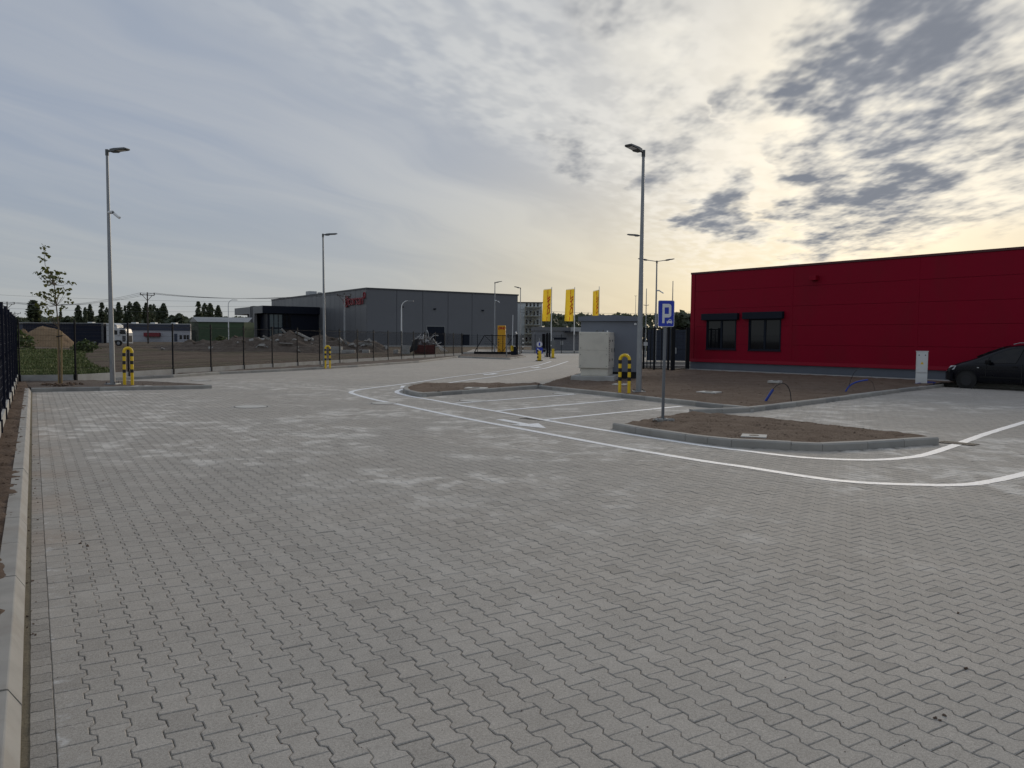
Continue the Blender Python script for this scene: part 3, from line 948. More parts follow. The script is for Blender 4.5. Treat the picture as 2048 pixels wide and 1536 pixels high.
def sapling():
    b = G(118.5, 770, 0.1); Y = b.y
    t = thing('young_maple_tree', 'young maple sapling with sparse leaves tied to two wooden stakes', 'tree', (b.x, b.y, 0.1))
    rnd = random.Random(3)
    Z = lambda zx, zy, dY=0: AT(zx / 3.657, 480 + zy / 3.657, Y + dY) - Vector((b.x, b.y, 0.1))
    mb = MB()
    trunk = [Z(440, 1062), Z(432, 850), Z(428, 640), Z(412, 480), Z(398, 330), Z(372, 250), Z(330, 185), Z(325, 120), Z(318, 45)]
    mb.tube(trunk, [0.026, 0.024, 0.021, 0.018, 0.014, 0.011, 0.008, 0.006, 0.003], 8)
    cl = [(318, 48, 1), (327, 93, 1), (330, 140, 1.1), (320, 203, 1.1), (287, 240, 1), (308, 266, .9), (350, 232, 1.2), (405, 232, 1.3), (442, 236, 1), (385, 268, 1.2), (353, 298, 1.3), (446, 298, 1.1), (425, 275, 1), (512, 310, .9), (437, 352, 1), (485, 357, 1), (425, 378, 1.1), (490, 385, .8), (262, 392, 1), (320, 384, 1.2), (396, 398, 1.1), (340, 418, 1), (385, 365, 1), (365, 322, 1), (326, 462, 1), (300, 475, .8), (345, 490, 1.1), (312, 516, 1), (370, 512, 1), (455, 487, .9), (507, 436, .6), (345, 535, .9), (376, 560, .8), (400, 430, .9), (430, 560, .7), (540, 448, .4), (275, 575, .5), (350, 270, 1), (360, 440, .8)]
    lv = MB()
    ends = []
    for zx, zy, k in cl:
        dY = rnd.uniform(-0.7, 0.7) if zy > 180 else rnd.uniform(-.05, .05)
        p = Z(zx, zy, dY); ends.append(p)
        # a twig from the trunk, leaving lower down
        j = min(range(len(trunk)), key=lambda i: abs(trunk[i].z - (p.z - 0.35)))
        q = trunk[j]
        mid = q.lerp(p, 0.55) + Vector((0, 0, -0.06))
        if zy > 150: MB().tube([q, mid, p], [0.008, 0.005, 0.002], 5).build('branch', BARK, t, smooth=True)
        for _ in range(int(7 * k)):
            o = Vector((rnd.gauss(0, 0.09), rnd.gauss(0, 0.09), rnd.gauss(0.01, 0.03)))
            maple_leaf(lv, p + o, rnd.uniform(0.08, 0.15) * (0.8 + 0.2 * k), rnd)
    mb.build('trunk', BARK, t, smooth=True)
    tag(lv.build('crown', LEAF_MAPLE, t), kind='stuff')
    for zx0, zx1, top in ((430, 424, 652), (452, 449, 668)):
        mb = MB(); mb.tube([Z(zx0, 1066), Z(zx1, top)], 0.026, 10); mb.build('stake', STAKE, t, smooth=True)
    mb = MB(); mb.tube([Z(418, 708) + Vector((0, -.05, 0)), Z(462, 700) + Vector((0, -.05, 0))], 0.02, 6); mb.build('tie_strap', BLACKR, t)
    # loose soil ring
    mb = MB()
    for i in range(60):
        a = rnd.uniform(0, 6.3); r = rnd.uniform(0.2, 0.75); s = rnd.uniform(.02, .06)
        mb.obox(Matrix.Translation((r * math.cos(a), r * math.sin(a), 0.02)) @ Matrix.Rotation(a, 4, 'Y') @ Matrix.Rotation(a * 3, 4, 'X'), s * 1.5, s * 1.2, s)
    tag(mb.build('watering_ring', SOIL, t), kind='stuff')


sapling()


def crown_mesh(name, rnd, n, h, prof, leaf, mat, base=0.0):
    """leaf clumps spread through a crown; prof(t)->radius at height fraction t"""
    mb = MB()
    lobes = [(rnd.uniform(0, 1), rnd.uniform(0, 6.28), rnd.uniform(.15, .9)) for _ in range(int(34 + 2 * h))]
    for _ in range(n):
        lt, la, lr = rnd.choice(lobes)
        t = min(1, max(0, lt + rnd.gauss(0, 0.05))); r = prof(t)
        a = la + rnd.gauss(0, 0.35); q = min(1.12, max(0, lr + rnd.gauss(0, 0.14)))
        p = Vector((r * q * math.cos(a), r * q * math.sin(a), base + t * h))
        s = leaf * rnd.uniform(.5, 1.3)
        e1 = Vector((rnd.gauss(0, 1), rnd.gauss(0, 1), rnd.gauss(0, .7))).normalized(); e2 = e1.cross(Vector((rnd.gauss(0, 1), rnd.gauss(0, 1), rnd.gauss(0, 1)))).normalized()
        mb.add([p - e1 * s, p + e2 * s * .7, p + e1 * s, p - e2 * s * .7], [(0, 1, 2, 3)])
    me = mb.mesh(name); me.materials.append(mat)
    return me


def build_far_trees():
    rnd = random.Random(11)
    pop = []
    for i in range(4):
        k = [1.0, 0.85, 1.15, 0.95][i]
        prof = lambda t, k=k: k * 1.75 * (0.55 + 0.45 * math.sin(min(1, t * 1.5 + 0.1) * math.pi * 0.5)) * math.sqrt(max(0.06, 1 - (max(0, t - 0.62) / 0.38) ** 2 * 0.94))
        pop.append(crown_mesh('crown', rnd, 2400, 14.4, prof, 0.5, LEAF_POP, 1.0))
    tm = MB().tube([(0, 0, -0.5), (0, 0, 4), (0, 0, 15)], [0.35, 0.28, 0.05], 6).mesh('trunk'); tm.materials.append(BARK)
    # (pixel x, top pixel y, width factor)
    rows = [(68, 601, 2.3), (122, 622, 1.2), (157, 611, 1.3), (171, 615, .9), (181, 609, 1.3), (204, 606, 1.7), (215, 615, 1.0), (228, 617, .9), (238, 605, 1.4), (251, 612, 1.1), (261, 604, 1.2), (274, 604, 1.6), (293, 606, 1.3), (302, 610, 1.6), (309, 609, 1.1), (316, 617, .9), (328, 607, 1.6),
            (397, 604, 1.6), (411, 607, 1.3), (421, 607, 1.3), (437, 611, 1.5)]
    names = {171: 'thin poplar beside the first of the long row', 68: 'broad dark poplar standing alone left of the sapling', 122: 'small poplar just right of the sapling trunk', 397: 'tallest poplar above the green shed roof, leftmost of four', 411: 'second poplar from left above the green shed', 421: 'third poplar from left above the green shed', 437: 'bushy rightmost poplar of four above the green shed',
             328: 'last poplar at the right end of the long row', 316: 'short thin poplar second from the right end of row', 157: 'first poplar of the long row left of the lamp', 274: 'thick poplar left of the utility pole'}
    ORD = ['first', 'second', 'third', 'fourth', 'fifth', 'sixth', 'seventh', 'eighth', 'ninth', 'tenth', 'eleventh', 'twelfth', 'thirteenth', 'fourteenth', 'fifteenth', 'sixteenth']
    for i, (px, ty, wf) in enumerate(rows):
        Y = 330 + rnd.uniform(-15, 15)
        p = AT(px, 660, Y); ztop = ZAT(px, ty, Y); s = ztop / 16.0
        lab = names.get(px, 'slender poplar, %s from left in the row behind the dark trailer' % ORD[max(0, min(i - 2, 15))])
        t = thing('poplar_tree', lab, 'tree', (p.x, p.y, 0), rnd.uniform(0, 6), 'poplars on the horizon')
        t.scale = (s * wf * 0.72, s * wf * 0.72, s * 1.03)
        tag(link('crown', pop[i % 4], None, t), kind='stuff'); link('trunk', tm, None, t)
    # rounded trees between
    rd = []
    for i in range(3):
        prof = lambda t: 4.6 * math.sqrt(max(0.02, 1 - (2 * t - 0.95) ** 2))
        rd.append(crown_mesh('crown', rnd, 1300, 8.0, prof, 0.75, LEAF_FAR, 1.0))
    tm2 = MB().tube([(0, 0, -0.5), (0.1, 0, 3), (0, 0.1, 7)], [0.4, 0.3, 0.1], 6).mesh('trunk'); tm2.materials.append(BARK)
    rr = [(358, 628, 'broad round tree left of the green shed roof'), (345, 632, 'round tree just behind the end of the poplar row'), (20, 632, 'hazy round tree beside the small utility pole'), (40, 636, 'low round tree over the fence corner'), (135, 633, 'round tree right of the sapling crown')]
    for px, ty, lab in rr:
        Y = 300 + rnd.uniform(-10, 10); p = AT(px, 660, Y); s = ZAT(px, ty, Y) / 9.2
        t = thing('round_tree', lab, 'tree', (p.x, p.y, 0), rnd.uniform(0, 6), 'round trees on the horizon'); t.scale = (s, s, s)
        tag(link('crown', rd[rnd.randrange(3)], None, t), kind='stuff'); link('trunk', tm2, None, t)
    # the far wood as one mass
    mb = MB()

    def wood(px0, px1, y0, y1, Y0, Y1, n, s0):
        for _ in range(n):
            px = rnd.uniform(px0, px1); Y = rnd.uniform(Y0, Y1)
            edge = y0 + (y1 - y0) * (0.5 + 0.5 * mnoise.noise(Vector((px * 0.07, Y * .02, 1)))) + 5 * mnoise.noise(Vector((px * .35, 3, Y * .05)))
            top = ZAT(px, edge, Y); z = top * (1 - 0.95 * rnd.random() ** 1.6)
            p = AT(px, 660, Y); p.z = z; s = s0 * rnd.uniform(.5, 1.4)
            e1 = Vector((rnd.gauss(0, 1), rnd.gauss(0, 1), rnd.gauss(0, .8))).normalized(); e2 = e1.cross(Vector((rnd.gauss(0, 1), rnd.gauss(0, 1), rnd.gauss(0, 1)))).normalized()
            mb.add([p - e1 * s, p + e2 * s * .8, p + e1 * s, p - e2 * s * .8], [(0, 1, 2, 3)])
    wood(-160, 640, 640, 634, 380, 440, 9000, 1.1)
    wood(1030, 2300, 637, 628, 250, 330, 12000, 1.0)
    wood(1340, 1400, 634, 624, 230, 250, 1500, 0.9)
    tag(mb.build('far_wood', LEAF_FAR), 'dark far wood along the horizon behind the buildings', 'wood', kind='stuff')
    # bushes close to the fence corner (left) and behind the shed
    bm_ = [crown_mesh('crown', rnd, 900, 2.4, lambda t: 2.0 * math.sqrt(max(.02, 1 - (1.6 * t - .5) ** 2)), 0.22, LEAF_BUSH, 0.0) for _ in range(2)]
    for px, py, Y, s, lab in ((38, 690, 95, 0.95, 'dense green bush left of the sand heap'), (158, 703, 88, 0.45, 'green bush at the right foot of the sand heap'), (440, 684, 130, 0.8, 'yellowish bush in front of the green shed'), (172, 711, 75, 0.6, 'pale shrub in the grass left of the lamp post'), (1320, 668, 95, 1.1, 'leafy bush seen over the gate left of the parking sign'), (1352, 668, 100, 1.2, 'leafy bush seen over the gate right of the parking sign')):
        p = AT(px, py, Y)
        t = thing('bush', lab, 'bush', (p.x, p.y, 0), rnd.uniform(0, 6), 'bushes'); t.scale = (s, s, s)
        tag(link('crown', bm_[rnd.randrange(2)], None, t), kind='stuff')


build_far_trees()


# ------------------------------------------------------------------ fences
def wire_panel(length, height, name='mesh_panel', vstep=0.05, wr=0.0026, folds=(0.06, 0.5, 0.95), hstep=0.2):
    """one welded wire panel with pressed folds, along +x from 0 to length"""
    mb = MB()
    zs = []
    fz = [f * height for f in folds]

    def depth(z):
        for f in fz:
            if abs(z - f) < 0.06: return 0.035 * (1 - abs(z - f) / 0.06)
        return 0.0
    prof = [0.0]
    for f in fz: prof += [max(0, f - 0.06), f, min(height, f + 0.06)]
    prof.append(height); prof = sorted(set(round(p, 3) for p in prof))
    n = int(length / vstep)
    for i in range(n + 1):
        x = i * length / n
        V = []
        for z in prof:
            y = -depth(z)
            V += [(x - wr, y, z), (x + wr, y, z), (x, y - 2 * wr, z)]
        Fs = []
        for k in range(len(prof) - 1):
            a = k * 3
            for q in range(3):
                Fs.append((a + q, a + (q + 1) % 3, a + 3 + (q + 1) % 3, a + 3 + q))
        mb.add(V, Fs)
    z = 0.02
    while z < height:
        y = -depth(z)
        mb.add([(0, y, z - wr * 1.3), (0, y, z + wr * 1.3), (0, y + 2 * wr, z), (length, y, z - wr * 1.3), (length, y, z + wr * 1.3), (length, y + 2 * wr, z)], [(0, 1, 4, 3), (1, 2, 5, 4), (2, 0, 3, 5)])
        z += hstep
    for f in fz:
        mb.add([(0, -0.035, f - wr * 1.5), (0, -0.035, f + wr * 1.5), (0, -0.035 + 3 * wr, f), (length, -0.035, f - wr * 1.5), (length, -0.035, f + wr * 1.5), (length, -0.035 + 3 * wr, f)], [(0, 1, 4, 3), (1, 2, 5, 4), (2, 0, 3, 5)])
    return mb.mesh(name)


def mesh_fence(name, label, p0, p1, n, height, mat, board=0.22, zb=0.08, board_mat=CONC, post=(0.06, 0.04), over=0.06, hold=True, end=True):
    p0, p1 = Vector(p0), Vector(p1)
    d = (p1 - p0); L = d.length / n; a = math.atan2(d.y, d.x)
    t = thing(name, label, 'fence', (p0.x, p0.y, zb), a)
    pm = wire_panel(L - post[1] - 0.02, height - board - 0.03); pm.materials.append(mat)
    post_m = MB().box(-post[1] / 2, post[1] / 2, -post[0] / 2, post[0] / 2, -0.05, height + over).mesh('post'); post_m.materials.append(mat)
    cap_m = MB().box(-post[1] / 2 - .004, post[1] / 2 + .004, -post[0] / 2 - .004, post[0] / 2 + .004, height + over, height + over + 0.012).mesh('cap'); cap_m.materials.append(BLACKR)
    hm = MB().box(-post[1] / 2 - .02, post[1] / 2 + .02, -post[0] / 2 - .02, post[0] / 2 + .02, -0.05, board + 0.02).mesh('board_holder'); hm.materials.append(mat)
    bm_ = MB().box(0.005, L - post[1] - 0.005, -0.025, 0.025, -0.1, board).mesh('base_board'); bm_.materials.append(board_mat)
    clip = MB()
    for z in (0.06, 0.5, 0.95): clip.box(-0.03, 0.03, -post[0] / 2 - 0.012, -post[0] / 2 + 0.002, board + z * (height - board) - .02, board + z * (height - board) + .02)
    cm = clip.mesh('clamp'); cm.materials.append(mat)
    for i in range(n + (1 if end else 0)):
        pp = link('post', post_m, None, t, (i * L, 0, 0)); link('cap', cap_m, None, pp); link('board_holder', hm, None, pp); tag(link('clamp', cm, None, pp), kind='stuff')
    for i in range(n):
        tag(link('mesh_panel', pm, None, t, (i * L + post[1] / 2 + .01, -0.01, board + 0.02)), kind='stuff')
        link('base_board', bm_, None, t, (i * L + post[1] / 2, 0, 0))
    return t


def build_fences():
    L = (KB - KA).length
    corner = sw(L + 5.0, -0.42)
    mesh_fence('mesh_fence', 'dark navy panel fence receding along the left kerb on concrete base boards', corner, sw(-3.6, -0.42), 13, 2.22, FENCEB, board=0.24, zb=0.09, post=(0.06, 0.06))
    # far fence from the corner to the gate: positions found from the posts' pixels
    xs = [346.9, 421.1, 486, 543.8, 594.5, 639.4, 679.6, 715, 747.2, 776.3, 803, 827.3, 849.5, 870.2, 888.8, 906, 922.6]
    ts = []
    for x in xs:
        d = ray(x, 720); k = (FA.x * FD.y - FA.y * FD.x) / (d.x * FD.y - d.y * FD.x)
        ts.append((Vector((d.x * k, k)) - Vector(FA)).dot(FD))
    A = np.polyfit(np.arange(len(ts)), ts, 1)
    st, t0 = A[0], A[1]
    print('far fence spacing', st, t0)
    n = len(xs) - 1
    p0 = Vector(FA) + FD * (t0 - 2 * st); p1 = Vector(FA) + FD * (t0 + n * st)
    mesh_fence('mesh_fence', 'long dark mesh fence between the yard and the rubble field', p0, p1, n + 2, 2.18, FENCE, board=0.25, zb=0.06)
    mesh_fence('mesh_fence', 'short dark mesh fence panel behind the young maple', corner + Vector((0.05, 0.05)), p0 - FD * 0.08, 1, 2.18, FENCE, board=0.25, zb=0.06, end=False)
    return p1


FENCE_END = build_fences()


# ------------------------------------------------------------------ lamp posts
LENS = M('lamp_lens', (0.55, 0.56, 0.55), 0.2, var=0.03)


def lamp_post(label, base, H, heads, cam_z=None, camdir=0.0, taper=(0.085, 0.042), group='lamp posts', zb=0.1, arm=0.0, rise=0.04, big=1.0, plate=True, lean=(0, 0)):
    """heads: list of azimuths (world angle of the luminaire direction)"""
    t = thing('lamp_post', label, 'lamp post', (base[0], base[1], zb), 0, group)
    top = Vector((lean[0], lean[1], H))
    MB().tube([(0, 0, 0), top * 0.25, top * 0.6, top], [taper[0], taper[0] * .86 + taper[1] * .14, taper[0] * .4 + taper[1] * .6, taper[1]], 14).build('pole', GALV, t, smooth=True)
    if plate:
        MB().box(-0.19, 0.19, -0.19, 0.19, -0.03, 0.025).build('base_plate', GALV, t, bevel=0.004)
        for sx in (-1, 1):
            for sy in (-1, 1):
                MB().tube([(sx * .14, sy * .14, 0.02), (sx * .14, sy * .14, 0.085)], 0.018, 6).build('anchor_bolt', DKMETAL, t)
        d = MB(); d.box(-0.045, 0.045, -taper[0] - 0.004, -taper[0] + 0.03, 0.55, 0.95); d.build('access_door', GALV, t, bevel=0.004)
    MB().tube([top + Vector((0, 0, -.1)), top + Vector((0, 0, .1))], taper[1] * 1.35, 12).build('top_collar', DKMETAL, t, smooth=True)
    for az in heads:
        e = Vector((math.cos(az), math.sin(az), rise)); e.normalize(); s = Vector((-math.sin(az), math.cos(az), 0)); up = e.cross(s) * 1.0
        if up.z < 0: up = -up
        o = top + Vector((0, 0, 0.04))
        a0 = 0.0
        if arm:
            MB().tube([o, o + e * arm], 0.028, 8).build('bracket_arm', GALV, t, smooth=True); a0 = arm - 0.1
        mb = MB()
        # neck and a flat luminaire that widens to the middle and thins to the tip
        st = [(0.0, 0.03, -0.03, 0.03), (0.12, 0.035, -0.03, 0.035), (0.17, 0.10, -0.05, 0.055), (0.36, 0.135, -0.06, 0.06), (0.42, 0.14, -0.03, 0.055), (0.76, 0.14, -0.02, 0.045), (0.83, 0.11, -0.012, 0.02)]
        V = []; n = len(st)
        for x, w, zb_, zt in st:
            for sy, zz in ((-w, zb_), (w, zb_), (w * .8, zt), (-w * .8, zt)):
                V.append(o + e * (a0 + x * big) + s * sy * big + up * zz * big)
        Fs = [(3, 2, 1, 0), tuple((n - 1) * 4 + k for k in range(4))]
        for i in range(n - 1):
            for k in range(4): Fs.append((i * 4 + k, i * 4 + (k + 1) % 4, i * 4 + 4 + (k + 1) % 4, i * 4 + 4 + k))
        mb.add(V, Fs); hd = mb.build('lamp_head', DKMETAL, t, bevel=0.006)
        lb = MB(); q = [o + e * (a0 + x * big) + s * y * big + up * (-0.033) * big for x, y in ((.44, -.11), (.74, -.11), (.74, .11), (.44, .11))]
        lb.add(q, [(0, 1, 2, 3)]); lb.build('lens', LENS, hd)
    if cam_z:
        zc = cam_z; e = Vector((math.cos(camdir), math.sin(camdir), 0)); k = zc / H
        o = Vector((lean[0] * k, lean[1] * k, zc)); r = taper[0] * (1 - k) + taper[1] * k
        cm = MB().tube([o, o + e * (r + 0.16)], 0.055, 10).build('camera_bracket', WHITE, t, smooth=True)
        dn = (e + Vector((0, 0, -0.62))).normalized()
        MB().tube([o + e * (r + 0.14), o + e * (r + 0.14) + dn * 0.12], 0.04, 10).build('camera_joint', DKMETAL, cm, smooth=True)
        MB().tube([o + e * (r + 0.14) + dn * .11, o + e * (r + 0.14) + dn * 0.40], 0.045, 12).build('camera_body', WHITE, cm, smooth=True)
    return t


def build_lamps():
    b = G(225.5, 768, 0.1); H = ZAT(214, 305, b.y) - 0.1
    tp = AT(214, 303, b.y); k = Vector((tp.x - b.x, 0))
    lamp_post('grey lamp post with a security camera beside the young maple', b, H, [R(-14)], cam_z=ZAT(220, 425, b.y) - .1, camdir=R(-25), lean=(k.x, 0))
    b = G(649.5, 731.5, 0.1); H = ZAT(646, 471, b.y) - .1
    lamp_post('grey lamp post standing before the rubble heaps', b, H, [R(25)], lean=(AT(646, 471, b.y).x - b.x, 0), taper=(.085, .045), rise=.12)
    b = G(1277.5, 783.5, 0.1); H = ZAT(1287, 307, b.y) - .1
    lamp_post('tallest looking galvanised lamp post beside the striped hoop and generator', b, H, [R(-136)], lean=(AT(1287, 307, b.y).x - b.x, 0), rise=0.10, taper=(.09, .045))
    b = G(1277, 738); Y = 47.0; p = AT(1279.5, 700, Y); H = ZAT(1281, 473, Y)
    lamp_post('lamp post half hidden behind the galvanised post by the generator', (p.x, p.y), H, [R(160)], zb=0, plate=False, lean=(AT(1282, 473, Y).x - p.x, 0), rise=.12)
    Y = 60; p = AT(1310.5, 700, Y); H = ZAT(1310, 524, Y)
    lamp_post('twin armed lamp post behind the parking sign', (p.x, p.y), H, [R(14), R(166)], zb=0, plate=False, arm=0.7, rise=.16, cam_z=ZAT(1311, 581, Y), camdir=R(-10), taper=(.08, .05))
    Y = 88; p = AT(989, 700, Y); H = ZAT(989, 566, Y)
    lamp_post('lamp post with camera behind the yellow totem', (p.x, p.y), H, [R(20)], zb=0, plate=False, cam_z=ZAT(989, 601, Y), camdir=R(-5), rise=.2)
    Y = 97; p = AT(1040, 700, Y); H = ZAT(1038.5, 577, Y)
    lamp_post('lamp post at the right corner of the grey hall', (p.x, p.y), H, [R(200)], zb=0, plate=False, rise=.2)
    # curved white street lamps
    for px, yt, Y, lab in ((803, 601, 118, 'white curved street lamp in front of the hall facade'), (457.5, 599, 150, 'white curved street lamp beside the green shed')):
        p = AT(px, 690, Y); H = ZAT(px, yt, Y)
        t = thing('street_lamp', lab, 'lamp post', (p.x, p.y, 0), 0, 'curved street lamps')
        path = [(0, 0, 0), (0, 0, H - 1.0)] + [(0.9 * (1 - math.cos(a)), 0, H - 1.0 + 0.95 * math.sin(a)) for a in (R(20), R(45), R(70), R(90))]
        MB().tube(path, [.11, .08, .07, .06, .06, .06], 8).build('pole', WHITE, t, smooth=True)
        MB().box(0.75, 1.75, -.14, .14, H - .13, H - .03).build('lamp_head', GALV, t, bevel=.02)
    # thin masts
    for px, yt, Y, lab, cross in ((1291, 577, 80, 'thin mast with a small crossbar between lamp post and parking sign', True), (1343.5, 562, 70, 'bare thin mast rising above the parking sign', False), (1270, 591, 150, 'thin far mast with T shaped head left of the lamp post', True)):
        p = AT(px, 690, Y); H = ZAT(px, yt, Y)
        t = thing('mast', lab, 'mast', (p.x, p.y, 0), 0, 'thin masts')
        MB().tube([(0, 0, 0), (0, 0, H)], [.07, .035], 8).build('pole', GALV, t, smooth=True)
        if cross:
            z = H - (1.7 if Y < 100 else .1)
            MB().tube([(-.28, 0, z + .05), (0, 0, z), (.28, 0, z + .05)], .03, 6).build('crossbar', DKMETAL, t)


build_lamps()


# ------------------------------------------------------------------ hoop bollards
def hoop(label, px, py, rz, H=1.25, span=0.27, zb=0.08):
    b = G(px, py, zb); r = 0.050
    t = thing('hoop_bollard', label, 'bollard', (b.x, b.y, zb), rz, 'yellow black hoop bollards')
    R_ = span / 2
    path = [(-R_, 0, -0.05), (-R_, 0, H - R_ - r)] + [(-R_ * math.cos(a), 0, H - R_ - r + R_ * math.sin(a)) for a in [math.pi * i / 12 for i in range(1, 12)]] + [(R_, 0, H - R_ - r), (R_, 0, -0.05)]
    MB().tube(path, r, 18).build('hoop', YELLOW, t, smooth=True)
    for s in (-R_, R_):
        for z in (0.46, 0.735, 0.99):
            z *= H / 1.25
            MB().tube([(s, 0, z - .058), (s, 0, z + .058)], r + .0025, 18, caps=False).build('black_band', BLACKT, t, smooth=True)


hoop('yellow and black hoop bollard beside the lamp post near the maple', 257, 770.5, R(35), H=1.31, span=0.24)
hoop('yellow and black hoop bollard in front of the rubble field fence', 655.5, 735, R(20), H=1.24, span=0.25)
hoop('yellow and black hoop bollard in front of the generator', 1248.5, 787.5, R(-18), H=1.25, span=0.29)


# ------------------------------------------------------------------ red building
RED = M('red_panel_coating', (0.24, 0.0014, 0.0175), 0.55, var=0.06, scale=0.5, spec=0.14, dirt=(0.15, 0.012, 0.018), dirt_amt=.3, dirt_scale=.7, stretch=(1, 1, .35))
REDT = M('red_trim', (0.24, 0.003, 0.018), 0.5, var=0.04, spec=0.15)
PLINTH = M('plinth_grey', (0.10, 0.112, 0.135), 0.7, var=0.1, scale=2)
ANTH = M('anthracite_coating', (0.032, 0.037, 0.045), 0.45, var=0.06)
NAVYM = M('navy_coating', (0.012, 0.016, 0.026), 0.45, var=0.06, spec=0.12)


def glass_mat(name, col, rough=0.04):
    m = bpy.data.materials.new(name); m.use_nodes = True
    b = m.node_tree.nodes['Principled BSDF']
    N = NT(m.node_tree); pos = N.n('ShaderNodeNewGeometry').outputs['Position']
    c = N.v('SCALE', col, scale=N.rng(N.noise(pos, 0.6, 2), 0.3, 0.7, 0.8, 1.25))
    m.node_tree.links.new(c, b.inputs['Base Color'])
    b.inputs['Roughness'].default_value = rough; b.inputs['Specular IOR Level'].default_value = 0.6
    return m


GLASS = glass_mat('dark_window_glass', (0.006, 0.007, 0.009)); GLASS.node_tree.nodes['Principled BSDF'].inputs['Specular IOR Level'].default_value = 0.35


